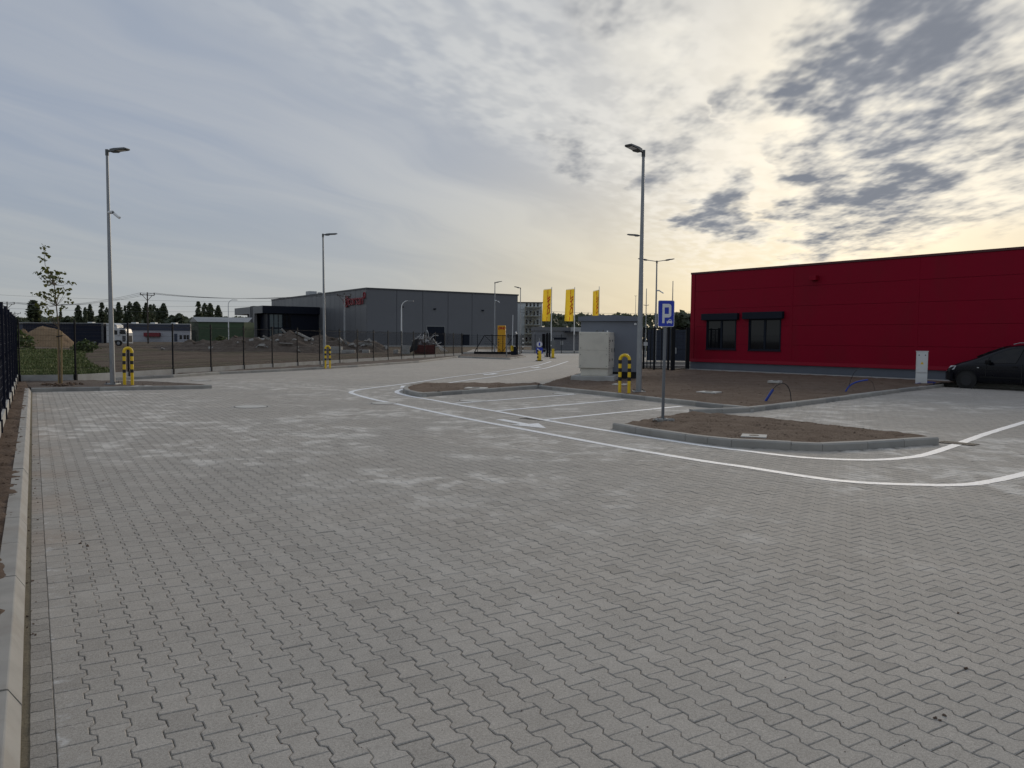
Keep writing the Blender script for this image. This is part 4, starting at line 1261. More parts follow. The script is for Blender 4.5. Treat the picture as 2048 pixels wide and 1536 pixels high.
def red_building():
    a = math.atan2(RE.y, RE.x)
    H = RB_H; LEN = 27.0; DEP = 16.0
    t = thing('red_warehouse', 'dark red panel clad warehouse with two shuttered windows', 'building', (RB0.x, RB0.y, 0), a)
    sgn = 1 if Vector((math.cos(a + math.pi / 2), math.sin(a + math.pi / 2))).dot(RNrm) > 0 else -1
    D = lambda y: y * sgn                         # depth away from the camera
    z0 = 0.62
    # core behind the cladding, roof
    c = MB(); c.box(0.06, LEN - .06, min(D(.08), D(DEP)), max(D(.08), D(DEP)), 0, H - 0.06); c.build('core', M('red_core', (.10, .001, .008), .6, spec=.1), t)
    MB().box(-.01, LEN, min(D(.03), D(DEP + .05)), max(D(.03), D(DEP + .05)), H - .055, H - .02).build('roof', ANTH, t)
    pl = MB(); pl.box(0.0, LEN, min(D(.035), D(.3)), max(D(.035), D(.3)), -.1, z0 - .01); pl.build('plinth', PLINTH, t)
    # windows from the photograph
    P0 = (RB0.x, RB0.y); E = (RE.x, RE.y)
    wins = []
    for x0, x1, yt, yb, bx0, bx1, bt, bb in ((1414, 1472.5, 639.4, 698.8, 1407, 1479, 627, 640), (1498.5, 1562, 637.5, 701, 1489, 1569, 623.8, 637.8)):
        t0, _ = WALL(x0, yt, P0, E); t1, _ = WALL(x1, yt, P0, E)
        xm = (x0 + x1) / 2
        _, zt = WALL(xm, yt, P0, E); _, zb = WALL(xm, yb, P0, E)
        b0, _ = WALL(bx0, bt, P0, E); b1, _ = WALL(bx1, bt, P0, E)
        _, bzt = WALL(xm, bt, P0, E); _, bzb = WALL(xm, bb, P0, E)
        wins.append((t0, t1, zb, zt, b0, b1, bzb, bzt))
    # cladding panels: rows of one metre, six metres long, with open joints; cut round the windows
    rows = 5; rh = (H - 0.12 - z0) / rows
    cols = [0.28, 6.26, 12.3, 18.4, 24.5, LEN - 0.05]
    wz0 = min(w[2] for w in wins) - .02; wz1 = max(w[3] for w in wins) + .02
    for ci in range(len(cols) - 1):
        for r in range(rows):
            x0, x1 = cols[ci] + .008, cols[ci + 1] - .008
            za, zb = z0 + r * rh + .0045, z0 + (r + 1) * rh - .0045
            if ci == 0:
                gx = sorted({x0, x1, *[max(x0, min(x1, w[q])) for w in wins for q in (0, 1)]}); gz_ = sorted({za, zb, *[max(za, min(zb, w[q])) for w in wins for q in (2, 3)]})

                def sol(i, j):
                    cx, cz = (gx[i] + gx[i + 1]) / 2, (gz_[j] + gz_[j + 1]) / 2
                    return not any(w[0] < cx < w[1] and w[2] < cz < w[3] for w in wins)
                isl = [grid_solid(gx, gz_, sol, min(D(0), D(.075)), max(D(0), D(.075)))]
                # a row crossed by the windows falls into separate pieces between them
                if all(not sol(i, j) for i in range(len(gx) - 1) for j in range(len(gz_) - 1) if any(w[0] < (gx[i] + gx[i + 1]) / 2 < w[1] for w in wins)):
                    isl = [grid_solid(gx, gz_, lambda i, j, q=q: i == q and sol(i, j), min(D(0), D(.075)), max(D(0), D(.075))) for q in range(len(gx) - 1) if sol(q, 0)]
                for mb in isl: mb.build('wall_panel', RED, t)
            else:
                MB().box(x0, x1, min(D(0.0), D(.075)), max(D(0.0), D(.075)), za, zb).build('wall_panel', RED, t, bevel=.005)
    for x in cols[1:-1]:
        MB().box(x - .06, x + .06, min(D(-.008), D(.0)), max(D(-.008), D(.0)), z0, H - .1).build('joint_cover', RED, t)
    MB().box(-.004, .26, min(D(-.012), D(.2)), max(D(-.012), D(.2)), z0, H - .1).build('corner_trim', REDT, t, bevel=.004)
    MB().box(-.02, LEN, min(D(-.035), D(.05)), max(D(-.035), D(.05)), H - .115, H - .015).build('eaves_trim', M('dark_red_trim', (0.075, 0.012, 0.014), .45), t, bevel=.004)
    # sloping drip trim above the plinth
    V = []
    for x in (-.005, LEN):
        V += [(x, D(-.012), z0 + .14), (x, D(-.05), z0 - .0), (x, D(-.05), z0 - .03), (x, D(.03), z0 - .03), (x, D(.03), z0 + .14)]
    MB().add(V, [(0, 1, 6, 5), (1, 2, 7, 6), (2, 3, 8, 7), (3, 4, 9, 8), (4, 0, 5, 9), (4, 3, 2, 1, 0), (5, 6, 7, 8, 9)]).build('drip_trim', REDT, t)
    for w in wins:
        t0, t1, zb, zt, b0, b1, bzb, bzt = w
        f = .075; cm_ = (t0 + t1) / 2
        wn = grid_solid([t0, t0 + f, cm_ - .06, cm_ + .06, t1 - f, t1], [zb, zb + f, zt - f, zt], lambda i, j: j in (0, 2) or i in (0, 2, 4), min(D(.02), D(.07)), max(D(.02), D(.07)))
        wo = wn.build('window', NAVYM, t)
        for x0, x1 in ((t0 + f, (t0 + t1) / 2 - .06), ((t0 + t1) / 2 + .06, t1 - f)):
            MB().box(x0, x1, min(D(.05), D(.062)), max(D(.05), D(.062)), zb + f, zt - f).build('pane', GLASS, wo)
        MB().box(t0 - .05, t1 + .05, min(D(-.05), D(.05)), max(D(-.05), D(.05)), zb - .045, zb - .003).build('sill', NAVYM, wo, bevel=.004)
        sb = MB().box(b0, b1, min(D(-.2), D(.0)), max(D(-.2), D(.0)), bzb, bzt).build('shutter_box', NAVYM, t, bevel=.015)
        for x in (t0 - .02, t1 - .01):
            MB().box(x, x + .03, min(D(-.02), D(.012)), max(D(-.02), D(.012)), zb, bzb - .002).build('guide_rail', NAVYM, sb)
    x0, zt = WALL(1624.5, 552, P0, E); x1, zb = WALL(1637.5, 560.5, P0, E)
    MB().box(x0, x1, min(D(-.25), D(-.002)), max(D(-.25), D(-.002)), zb, zt).build('vent_hood', REDT, t, bevel=.01)
    # concrete strip at the foot
    cs = MB(); q = [RB0 - RNrm * .72 - RE * .3, RB0 - RNrm * .72 + RE * LEN, RB0 + RE * LEN + RNrm * .05, RB0 + RNrm * .05 - RE * .3]
    cs.prism([(p.x, p.y) for p in q], -.05, .205)
    tag(cs.build('apron', CONC), kind='structure')


red_building()


# ------------------------------------------------------------------ generator, kiosk
CREAM = M('cream_housing', (0.66, 0.625, 0.53), 0.45, var=0.04, scale=1.5, dirt=(0.36, 0.34, 0.29), dirt_amt=.25, dirt_scale=2)
KIOSK = M('kiosk_grey', (0.175, 0.19, 0.22), 0.6, var=0.06, scale=1.2)
KIOSKR = M('kiosk_roof_grey', (0.15, 0.165, 0.195), 0.55, var=0.06)


def generator():
    th = R(13); e = Vector((math.cos(th), -math.sin(th))); n = Vector((math.sin(th), math.cos(th)))
    c = G(1217, 752.5, 0.28)                     # front right foot on the slab
    zt = ZAT(1217, 664, c.y); W = 1.22; L = 3.5; zs = 0.28; zm = ZAT(1217, 737.5, c.y)
    t = thing('generator_set', 'cream generator housing standing on a concrete slab', 'generator', (c.x, c.y, zs), -th)
    # local: x from -W..0 along e, y 0..L away
    h = zt - zs; m_ = zm - zs
    MB().box(-W + .08, -.04, .06, L - .06, 0.0, m_).build('skid', CREAM, t, bevel=.01)
    MB().box(-W + .14, -.10, .052, .06, 0.03, m_ - .03).build('skid_panel', CREAM, t, bevel=.004)
    body = MB().box(-W, 0, 0, L, m_, h).build('housing', CREAM, t, bevel=.02)
    MB().box(-W + .02, -.03, -.012, 0, m_ + (h - m_) * .5, h - .03).build('end_panel', CREAM, t, bevel=.006)
    MB().box(-W + .02, -.03, -.012, 0, m_ + .02, m_ + (h - m_) * .5 - .006).build('end_panel', CREAM, t, bevel=.006)
    for x in (-W + .07, -.09):
        for z in (m_ + .1, m_ + (h - m_) * .38, m_ + (h - m_) * .56, h - .09):
            MB().tube([(x, -.022, z), (x, -.008, z)], .014, 8).build('bolt', DKMETAL, t)
    # side doors with hinges, handles and louvres
    for y0, y1 in ((.16, 1.05), (1.08, 2.0), (2.03, 2.95)):
        d = MB().box(0, .014, y0, y1, m_ + .1, h - .16).build('door', CREAM, t, bevel=.006)
        for z in (m_ + .3, h - .4): MB().box(.014, .032, y0 + .03, y0 + .07, z, z + .09).build('hinge', BLACKR, d)
        MB().box(.014, .035, y1 - .13, y1 - .08, (m_ + h) / 2 - .09, (m_ + h) / 2 + .07).build('handle', BLACKR, d)
    for k in range(14):
        z = m_ + .12 + k * (h - m_ - .3) / 14
        MB().box(.0, .012, .03, .11, z, z + .045).build('louvre', BLACKR, t)
    MB().box(0, .05, 2.99, 3.3, m_ + .28, m_ + .42).build('red_socket', M('socket_red', (.4, .02, .02), .4), t)
    MB().box(0, .03, 2.99, 3.2, h - .55, h - .3).build('control_window', BLACKR, t)
    MB().tube([(-.55, .5, h), (-.55, .5, h + .07)], [.07, .05], 10).build('lifting_eye', DKMETAL, t)
    MB().tube([(-.32, .7, h), (-.32, .7, h + .09)], .03, 8).build('filler_cap', DKMETAL, t)
    MB().tube([(-.1, .3, h), (-.1, .3, h + .06)], .03, 8).build('exhaust_stub', WHITE, t)
    s = thing('concrete_slab', 'pale concrete slab carrying the generator', 'slab', (c.x, c.y, 0), -th)
    MB().box(-W - .28, .24, -.26, L + .2, -.05, .28).build('slab_body', CONC, s, bevel=.012)
    MB().box(-.05, .19, -.3, -.262, .03, .1).build('slab_stain_pad', CONC, s)
    return e, n


generator()


def kiosk():
    th = R(8); c = G(1274, 756, 0.13)
    zt = ZAT(1274, 633, c.y)
    d = ray(1171, 700); e = Vector((math.cos(th), -math.sin(th)))
    W = 2.42; L = 3.2; h = zt - .12
    t = thing('transformer_kiosk', 'grey transformer kiosk with flat roof behind the generator', 'kiosk', (c.x, c.y, .12), -th)
    MB().box(-W + .03, -.03, .03, L - .03, -.15, .26).build('base', BLACKR, t)
    MB().box(-W, 0, 0, L, .26, h - .2).build('wall', KIOSK, t, bevel=.01)
    rf = MB()
    rf.add([(-W - .12, -.14, h - .2), (.12, -.14, h - .2), (.12, L + .14, h - .2), (-W - .12, L + .14, h - .2), (-W - .12, -.14, h - .02), (.12, -.14, h - .02), (.12, L + .14, h - .02), (-W - .12, L + .14, h - .02), (-W / 2, -.14, h + .06), (-W / 2, L + .14, h + .06)],
           [(3, 2, 1, 0), (0, 1, 5, 8, 4), (2, 3, 7, 9, 6), (1, 2, 6, 5), (3, 0, 4, 7), (4, 8, 9, 7), (8, 5, 6, 9)])
    rf.build('roof', KIOSKR, t)
    MB().box(.0, .03, .5, 1.3, .4, 2.2).build('side_door', KIOSKR, t, bevel=.005)
    for k in range(10):
        MB().box(-W - .02, -W, .3, 1.6, .6 + k * .16, .68 + k * .16).build('vent_slat', ANTH, t)
    MB().box(-.16, -.06, -.05, 0, h - .36, h - .28).build('corner_lamp', WHITE, t)


kiosk()


# ------------------------------------------------------------------ lettering
def text_mesh(txt, size, extrude=0.0, shear=0.0, bold=0.0):
    cu = bpy.data.curves.new('lettering', 'FONT'); cu.body = txt; cu.size = size; cu.extrude = extrude; cu.shear = shear; cu.offset = bold
    cu.align_x = 'CENTER'; cu.align_y = 'CENTER'; cu.resolution_u = 4
    o = bpy.data.objects.new('lettering_tmp', cu); COL.objects.link(o)
    me = bpy.data.meshes.new_from_object(o.evaluated_get(bpy.context.evaluated_depsgraph_get()))
    bpy.data.objects.remove(o)
    me.name = 'lettering'
    return me


# ------------------------------------------------------------------ parking sign
BLUE = M('sign_blue', (0.008, 0.035, 0.42), 0.35, var=0.05)
SIGNW = M('sign_white', (0.72, 0.73, 0.72), 0.4, var=0.03)


def parking_sign():
    b = G(1325.3, 840.5, 0.1); Y = b.y
    t = thing('parking_sign', 'blue parking sign with white P and small car on grey pole', 'sign', (b.x, b.y, .1), R(4))
    ztop = ZAT(1331, 601, Y) - .1; zbot = ZAT(1331, 653.5, Y) - .1
    lx = AT(1331, 640, Y).x - b.x
    MB().tube([(0, 0, -.1), (lx * .9, 0, zbot + .35)], .031, 14).build('pole', M('pole_grey', (.16, .17, .18), .5, metal=.3), t, smooth=True)
    w = (AT(1348, 620, Y) - AT(1315, 620, Y)).x; h = ztop - zbot; cx, cz = lx, (ztop + zbot) / 2

    def rr(W, H_, r, y0, y1):
        pts = []
        for (sx, sz, a0) in ((1, 1, 0), (-1, 1, 90), (-1, -1, 180), (1, -1, 270)):
            for k in range(5):
                a = R(a0 + 22.5 * k); pts.append((cx + sx * (W / 2 - r) + r * math.cos(a), cz + sz * (H_ / 2 - r) + r * math.sin(a)))
        n = len(pts); mb = MB()
        V = [(x, y0, z) for x, z in pts] + [(x, y1, z) for x, z in pts]
        mb.add(V, [tuple(range(n)), tuple(range(2 * n - 1, n - 1, -1))] + [(i, n + i, n + (i + 1) % n, (i + 1) % n) for i in range(n)])
        return mb
    pl = rr(w, h, .03, -.048, -.034).build('plate_rim', SIGNW, t)
    rr(w - .02, h - .02, .024, -.0495, -.047).build('blue_face', BLUE, t)
    # P: drawn on the 0..1 face
    X = lambda u: cx - w / 2 + u * w; Zc = lambda v: cz + h / 2 - v * h
    sh = [(.26, .13), (.66, .13)] + [(.66 + .15 * math.sin(R(a)), .13 + .10 * (1 - math.cos(R(a)))) for a in (30, 60, 90)] + [(.81, .55)] + [(.66 + .15 * math.cos(R(a)), .55 + .10 * math.sin(R(a))) for a in (30, 60, 90)] + [(.40, .65), (.40, .865), (.26, .865)]
    hole = [(.40, .265), (.64, .265), (.66, .29), (.66, .49), (.64, .515), (.40, .515)]
    # outline with a slit so that the counter stays open
    pts = [(.26, .13), (.66, .13), (.735, .143), (.79, .18), (.81, .23), (.81, .55), (.79, .60), (.735, .637), (.66, .65), (.40, .65), (.40, .865), (.26, .865)]
    y = -.0512
    mb = MB()

    def pz(poly):
        n = len(poly); mb.add([(X(u), y, Zc(v)) for u, v in poly], [tuple(range(n))])
    pz([(.26, .865), (.40, .865), (.40, .13), (.26, .13)])
    pz([(.40, .265), (.66, .265), (.735, .143), (.66, .13), (.40, .13)])
    pz([(.66, .265), (.66, .49), (.81, .55), (.81, .23), (.79, .18), (.735, .143)])
    pz([(.40, .65), (.66, .65), (.735, .637), (.66, .515), (.40, .515)])
    pz([(.66, .515), (.735, .637), (.79, .60), (.81, .55), (.66, .49)])
    mb.build('letter_P', SIGNW, t)
    mb = MB()
    pz([(.53, .82), (.55, .79), (.62, .785), (.66, .735), (.70, .715), (.79, .715), (.83, .74), (.86, .785), (.875, .82), (.86, .855), (.845, .855), (.845, .88), (.79, .88), (.79, .855), (.61, .855), (.61, .88), (.56, .88), (.56, .855), (.54, .855)])
    mb.build('car_symbol', SIGNW, t)
    mb = MB(); y = -.0522
    pz([(.665, .782), (.735, .782), (.735, .738), (.70, .738)]); mb.build('car_window', BLUE, t)
    mb = MB(); pz([(.755, .782), (.825, .782), (.80, .738), (.755, .738)]); mb.build('car_window', BLUE, t)
    # loose concrete round the foot
    rnd = random.Random(4); mb = MB()
    for i in range(26):
        a = rnd.uniform(0, 6.3); r = rnd.uniform(.05, .24); s = rnd.uniform(.02, .05)
        mb.obox(Matrix.Translation((r * math.cos(a), r * math.sin(a) * .7, .015)) @ Matrix.Rotation(a * 2, 4, 'Z') @ Matrix.Rotation(a, 4, 'X'), s * 1.6, s * 1.2, s)
    tag(mb.build('footing_rubble', CONC, t), kind='stuff')


parking_sign()


# ------------------------------------------------------------------ covers, drain, cabinet, cables
COVER = M('cover_concrete', (0.52, 0.51, 0.47), 0.85, var=.12, scale=6, dirt=(.36, .33, .28), dirt_amt=.4, dirt_scale=6)
IRON = M('cast_iron', (0.035, 0.034, 0.033), 0.7, metal=0, spec=.2, var=.2, scale=20)


def covers():
    for px, py, z, s, rz, lab in ((1508, 872, .09, .42, R(-20), 'square concrete inspection cover in the front island soil'), (952, 776, .1, .7, R(-8), 'concrete cover sunk in the small middle island'), (1418, 784, .11, .62, R(-35), 'pale concrete cover in the bed below the red warehouse'),
                                  (1550, 762, .165, .45, R(-35), 'small pale cover near the warehouse foot'), (1240, 768.5, .105, .5, R(-20), 'pale flat cover at the foot of the generator slab'), (283, 772.5, .085, .5, R(-8), 'pale flat cover right of the striped hoop near the maple')):
        p = G(px, py, z + .01)
        t = thing('inspection_cover', lab, 'cover', (p.x, p.y, z), rz, 'concrete covers in the soil')
        MB().box(-s / 2, s / 2, -s / 2, s / 2, -.06, .022).build('frame', COVER, t, bevel=.006)
        MB().tube([(0, 0, .01), (0, 0, .027)], s * .2, 16).build('lid', IRON, t)
    for px, py, r, lab in ((502, 813.5, .40, 'large round manhole cover in the open paving'), (947, 801.5, .40, 'round manhole cover beside the first bay line'), (1128, 787.5, .36, 'round manhole cover at the end of the first bay line'), (768, 806.5, .34, 'round manhole cover under the outer lane line'), (402, 760.8, .36, 'pale round manhole cover near the far fence kerb')):
        p = G(px, py)
        t = thing('manhole_cover', lab, 'manhole', (p.x, p.y, 0), 0, 'round manhole covers')
        n = 40
        V = [(r * 1.22 * math.cos(2 * math.pi * k / n), r * 1.22 * math.sin(2 * math.pi * k / n), .0022) for k in range(n)]
        MB().add(V, [tuple(range(n))]).build('collar', KERB, t)
        MB().tube([(0, 0, -.02), (0, 0, .0045)], r * 1.03, 40).build('rim', IRON, t)
        MB().tube([(0, 0, -.02), (0, 0, .0075)], r * .96, 40).build('lid', COVER, t)
    # drain grate
    a, b = G(1882, 884), G(1951, 890.5)
    d = (b - a); L = d.length
    t = thing('drain_grate', 'black slotted drain grate at the right tip of the island', 'drain', (a.x, a.y, 0), math.atan2(d.y, d.x))
    MB().box(0, L, -.17, .17, -.05, .0042).build('well', BLACKR, t)
    for k in range(13):
        x = L * k / 12
        MB().box(x - .016, x + .016, -.16, .16, .0043, .010).build('bar', IRON, t)
    for y in (-.15, -.05, .05, .15): MB().box(0, L, y - .012, y + .012, .0044, .0095).build('rail', IRON, t)
    # kerb gully by the lane line
    p = G(1072, 838.5)
    t = thing('gully_grate', 'small dark gully grate under the inner lane line', 'drain', (p.x, p.y, 0), R(-42))
    MB().box(-.36, .36, -.15, .15, -.04, .0028).build('well', BLACKR, t)
    for k in range(9): MB().box(-.36 + k * .09 - .014, -.36 + k * .09 + .014, -.15, .15, .0029, .0042).build('bar', IRON, t)
    # cabinet
    c = G(1831, 768, .12); zt = ZAT(1831, 702, c.y) - .12
    t = thing('cable_cabinet', 'light grey cable distribution cabinet beside the dark minivan', 'cabinet', (c.x, c.y, .12), R(-12))
    CAB = M('cabinet_grey', (.66, .67, .66), .55, var=.04)
    W, Dp = .40, .34
    rz = math.atan2(RE.y, RE.x)
    t.rotation_euler = (0, 0, rz + R(28))
    MB().box(0, W, 0, Dp, -.2, zt * .33).build('pedestal', CAB, t, bevel=.008)
    b_ = MB().box(.0, W, .0, Dp, zt * .33 + .008, zt - .03).build('housing', CAB, t, bevel=.008)
    MB().box(-.02, W + .02, -.02, Dp + .02, zt - .028, zt).build('lid', CAB, t, bevel=.012)
    dr = MB().box(.03, W - .03, -.012, .0, zt * .36, zt - .07).build('door', CAB, t, bevel=.004)
    for x in (.09, W - .09): MB().tube([(x, -.018, zt - .16), (x, -.01, zt - .16)], .022, 10).build('lock', BLACKR, dr)
    tri = MB().add([(W / 2 - .06, -.0135, zt * .60), (W / 2 + .06, -.0135, zt * .60), (W / 2, -.0135, zt * .69)], [(0, 1, 2)]); tri.build('warning_sticker', YELLOW, dr)
    for k in range(5): MB().box(.05, W - .05, -.01, 0, .06 + k * .05, .085 + k * .05).build('rib', CAB, t)
    # cables
    BLUEP = M('blue_duct', (.012, .045, .30), .4, var=.1); BLK = M('black_cable', (.012, .012, .014), .5, var=.1)

    def cable(lab, name, pts, r, mat, Y, cat='cable'):
        P = [AT(x, y, Y + dy) for x, y, dy in pts]
        o = MB().tube([Vector(p) for p in smooth_path(P, 6)], r, 8).build(name, mat, None, smooth=True)
        return tag(o, lab, cat)
    Y = G(1533, 800, .12).y
    t = thing('blue_duct', 'blue duct stub with black cable arching out of the bed soil', 'cable', (0, 0, 0))
    MB().tube([AT(1531, 802, Y), AT(1546, 779, Y)], .035, 10).build('duct', BLUEP, t, smooth=True)
    MB().tube(smooth_path([AT(x, y, Y) for x, y in ((1545, 780), (1553, 771), (1565, 766.5), (1574, 771), (1580, 783), (1582.5, 803))], 6), .012, 6).build('black_cable', BLK, t, smooth=True)
    Y = G(1692, 781, .15).y
    t = thing('blue_duct', 'long curved blue duct and black cable left of the cabinet', 'cable', (0, 0, 0))
    MB().tube(smooth_path([AT(x, y, Y) for x, y in ((1691, 783), (1700, 771), (1715, 763.5), (1736, 759.5))], 6), .026, 8).build('duct', BLUEP, t, smooth=True)
    MB().tube(smooth_path([AT(x, y, Y) for x, y in ((1697, 774), (1705, 751), (1717, 738), (1737, 736))], 6), .01, 6).build('black_cable', BLK, t, smooth=True)
    MB().tube(smooth_path([AT(x, y, Y - .3) for x, y in ((1736, 759.5), (1745, 765), (1750, 781))], 6), .006, 5).build('thin_wire', BLK, t, smooth=True)
    Y = G(1850, 768, .12).y
    for i, pts in enumerate((((1830, 767), (1845, 763), (1860, 764), (1871, 765)), ((1830, 768), (1848, 765.5), (1862, 767), (1873, 771)), ((1845, 774), (1860, 775), (1870, 771), (1866, 766)))):
        cable(('upper blue cable lying beside the cabinet foot', 'lower blue cable spreading from the cabinet foot', 'blue cable loop on the kerb beside the cabinet')[i], 'blue_cable', [(x, y, 0) for x, y in pts], .02, BLUEP, Y - .12 * i)


covers()


# ------------------------------------------------------------------ grey hall with office
HALL = M('hall_cladding', (0.13, 0.134, 0.143), 0.42, var=0.04, scale=.25)
HALLJ = M('hall_joint', (0.06, 0.064, 0.074), 0.5, var=.05)
FASCIA = M('fascia_grey', (0.17, 0.175, 0.175), 0.5, var=.05, scale=.4)
DARKB = M('dark_navy_cladding', (0.012, 0.015, 0.024), 0.35, var=.08, spec=0.12)
SIGNRED = M('sign_red', (0.24, 0.014, 0.024), 0.45, var=.05)
TEALG = glass_mat('teal_glass', (0.03, 0.06, 0.07))


def hall():
    c = Vector((-34.4, 186.0)); HZ = ZAT(733, 575, 186.0)

    def on_h(px, py):                              # point of the eaves height seen at this pixel
        d = ray(px, py); k = (HZ - CAM_H) / d.z; return Vector((d.x * k, k))
    c = Vector((AT(733, 575, 186).x, 186.0))
    r = on_h(1036, 588.8); l = on_h(555, 599.2)
    e1 = (r - c).normalized(); L1 = (r - c).length          # front facade, to the right
    e2 = Vector((-e1.y, e1.x)); L2 = (l - c).dot(e2)
    t = thing('grey_hall', 'large grey panelled hall with red lettering near its corner', 'building', (c.x, c.y, 0), math.atan2(e1.y, e1.x))
    # local x along the front facade, y along the side facade
    MB().box(.1, L1 - .1, .1, L2, -.3, HZ - .2).build('core', HALLJ, t)
    MB().box(-.15, L1 + .15, -.15, L2, HZ - .35, HZ).build('parapet', M('parapet_dark', (.05, .052, .058), .5), t)
    # front panels between vertical joints, laid in rows
    P0, E1 = (c.x, c.y), (e1.x, e1.y)
    xs = [0] + [WALL(p, 640, P0, E1)[0] for p in (793.5, 845.5, 896, 944, 990)] + [L1]
    zs = [0, HZ * .25, HZ * .5, HZ * .75, HZ - .36]
    d0, _ = WALL(854, 670, P0, E1); d1, _ = WALL(888.5, 670, P0, E1); _, dz = WALL(871, 653.5, P0, E1)
    for i in range(len(xs) - 1):
        a, b = xs[i] + .06, xs[i + 1] - .06
        if a < d1 and b > d0:
            gx = sorted({a, b, max(a, min(b, d0)), max(a, min(b, d1))})
            mb = grid_solid(gx, [0, dz, HZ - .36], lambda i, j: not (j == 0 and d0 < (gx[i] + gx[i + 1]) / 2 < d1), 0, .12)
        else: mb = MB().box(a, b, 0, .12, 0, HZ - .36)
        mb.build('wall_panel', HALL, t)
    dr = MB().box(d0, d1, .06, .11, 0, dz).build('dock_door', DARKB, t)
    for k in range(6): MB().box(d0, d1, .045, .06, dz * k / 6 + .04, dz * (k + 1) / 6 - .04).build('door_slat', NAVYM, dr)
    grid_solid([d0 - .3, d0, d1, d1 + .3], [0, dz, dz + .3], lambda i, j: j == 1 or i != 1, -.06, -.002).build('door_frame', FASCIA, t)
    for px, py in ((869, 618), (965, 621), (804, 614)):
        x, z = WALL(px, py, P0, E1); MB().box(x - .3, x + .3, -.35, 0, z - .15, z + .15).build('wall_lamp', DARKB, t)
    # side panels
    E2 = (e2.x, e2.y)
    n = 22; st = L2 / n
    for i in range(n):
        mb = MB(); mb.box(0, .12, i * st + .05, (i + 1) * st - .05, 0, HZ - .36); mb.build('wall_panel', HALL, t)
    # lettering on the side facade: emblem and word, standing proud
    y_r, z_m = WALL(729.5, 601, P0, E2); y_l, _ = WALL(690, 601, P0, E2)
    zc = WALL(709, 602.5, P0, E2)[1]
    me = text_mesh('corsan', 4.5, 0.10, 0, 0.0); xs_ = [v.co.x for v in me.vertices]; wd = max(xs_) - min(xs_)
    ya, yb = WALL(728.5, 601, P0, E2)[0], WALL(699.5, 601, P0, E2)[0]
    sc = abs(yb - ya) / wd
    hgt = max(v.co.y for v in me.vertices) - min(v.co.y for v in me.vertices)
    zt_, zb_ = WALL(715, 593.5, P0, E2)[1], WALL(715, 607.5, P0, E2)[1]
    o = link('lettering', me, SIGNRED, t, (-.3, (ya + yb) / 2, (zt_ + zb_) / 2))
    o.rotation_euler = (R(90), 0, R(-90)); o.scale = (sc, (zt_ - zb_) / hgt, 1)
    # emblem: ring with a slanted S stroke
    yc = WALL(694.5, 603, P0, E2)[0]; rx = abs(WALL(690, 603, P0, E2)[0] - WALL(699, 603, P0, E2)[0]) / 2; zcen = WALL(694.5, 603.3, P0, E2)[1]; rz = abs(WALL(694.5, 593, P0, E2)[1] - WALL(694.5, 614, P0, E2)[1]) / 2
    ring = [(-.3, yc + rx * math.cos(a), zcen + rz * math.sin(a)) for a in [2 * math.pi * k / 28 for k in range(29)]]
    MB().tube(ring, .2, 6).build('emblem_ring', SIGNRED, t)
    S = [(.45, .55), (.05, .62), (-.4, .35), (-.1, .05), (.35, -.2), (.1, -.55), (-.45, -.5)]
    MB().tube([(-.3, yc - rx * a * .9, zcen + rz * b * .9) for a, b in S], .2, 6).build('emblem_stroke', SIGNRED, t)
    MB().tube([(-.3, yc - rx * a * .9, zcen + rz * b * .9) for a, b in [(.6, .1), (.1, -.1), (-.6, .05)]], .24, 6).build('emblem_stroke', SIGNRED, t)
    yr_, zr_ = WALL(730.8, 590.7, P0, E2); MB().tube([(-.3, yr_ + .5 * math.cos(a), zr_ + .7 * math.sin(a)) for a in [2 * math.pi * k / 12 for k in range(13)]], .16, 5).build('registered_mark', SIGNRED, t)
    # roof units
    for (px0, px1, yt, yb, dist) in ((590, 610, 583, 594, 60), (614, 622, 585, 591, 70)):
        p = AT((px0 + px1) / 2, 590, 225); lp = Vector((p.x, p.y)) - c
        x, y = lp.dot(e1), lp.dot(e2); w = (px1 - px0) * 225 / F_PX
        MB().box(x - w * .3 + 3, x + w * .5 + 3, y - w / 2, y + w / 2, HZ - .2, ZAT(px0, yt, 228)).build('roof_unit', M('roof_unit_metal', (.45, .46, .46), .5), t, bevel=.05)
    # ---- office block in front of the side facade
    ym, _ = WALL(640, 650, P0, E2)
    pj = c + e2 * ym
    d = ray(525, 611); ef = -e1
    k = (pj.x * ef.y - pj.y * ef.x) / (d.x * ef.y - d.y * ef.x); q = Vector((d.x * k, k)); fl = (q - pj).dot(ef); OH = CAM_H + d.z * k
    d = ray(470, 620); k = (q.x * e2.y - q.y * e2.x) / (d.x * e2.y - d.y * e2.x); ol = (Vector((d.x * k, k)) - q).dot(e2)
    to = thing('office_block', 'dark office block with projecting grey roof slab beside the hall', 'building', (q.x, q.y, 0), math.atan2(e1.y, e1.x))
    fh = 1.9
    MB().box(0, fl, 0, ol, OH - fh, OH).build('roof_slab', DARKB, to)
    x500 = WALL(501.5, 640, (q.x, q.y), E2)[0]; x507 = WALL(507, 640, (q.x, q.y), E2)[0]
    MB().box(-.12, 0, 0, x507, OH - fh, OH - .02).build('fascia', FASCIA, to)
    MB().box(-.12, 0, x500, ol, OH - fh, OH - .02).build('fascia', FASCIA, to)
    MB().box(-.05, 3, x507, x500, 0, OH + .15).build('pylon', DARKB, to)
    MB().box(-.12, .6, x507 - 1.2, x507 - .02, 0, OH - fh).build('column', FASCIA, to)
    MB().box(-.12, .6, x500 + .02, x500 + 1.0, 0, OH - fh).build('column', FASCIA, to)
    # recessed walls under the slab
    MB().box(1.5, fl - .05, .9, 20, 0, OH - fh - .01).build('wall', DARKB, to)
    bx0 = 3.0; yb2 = WALL(490, 640, (q.x, q.y), E2)[0]
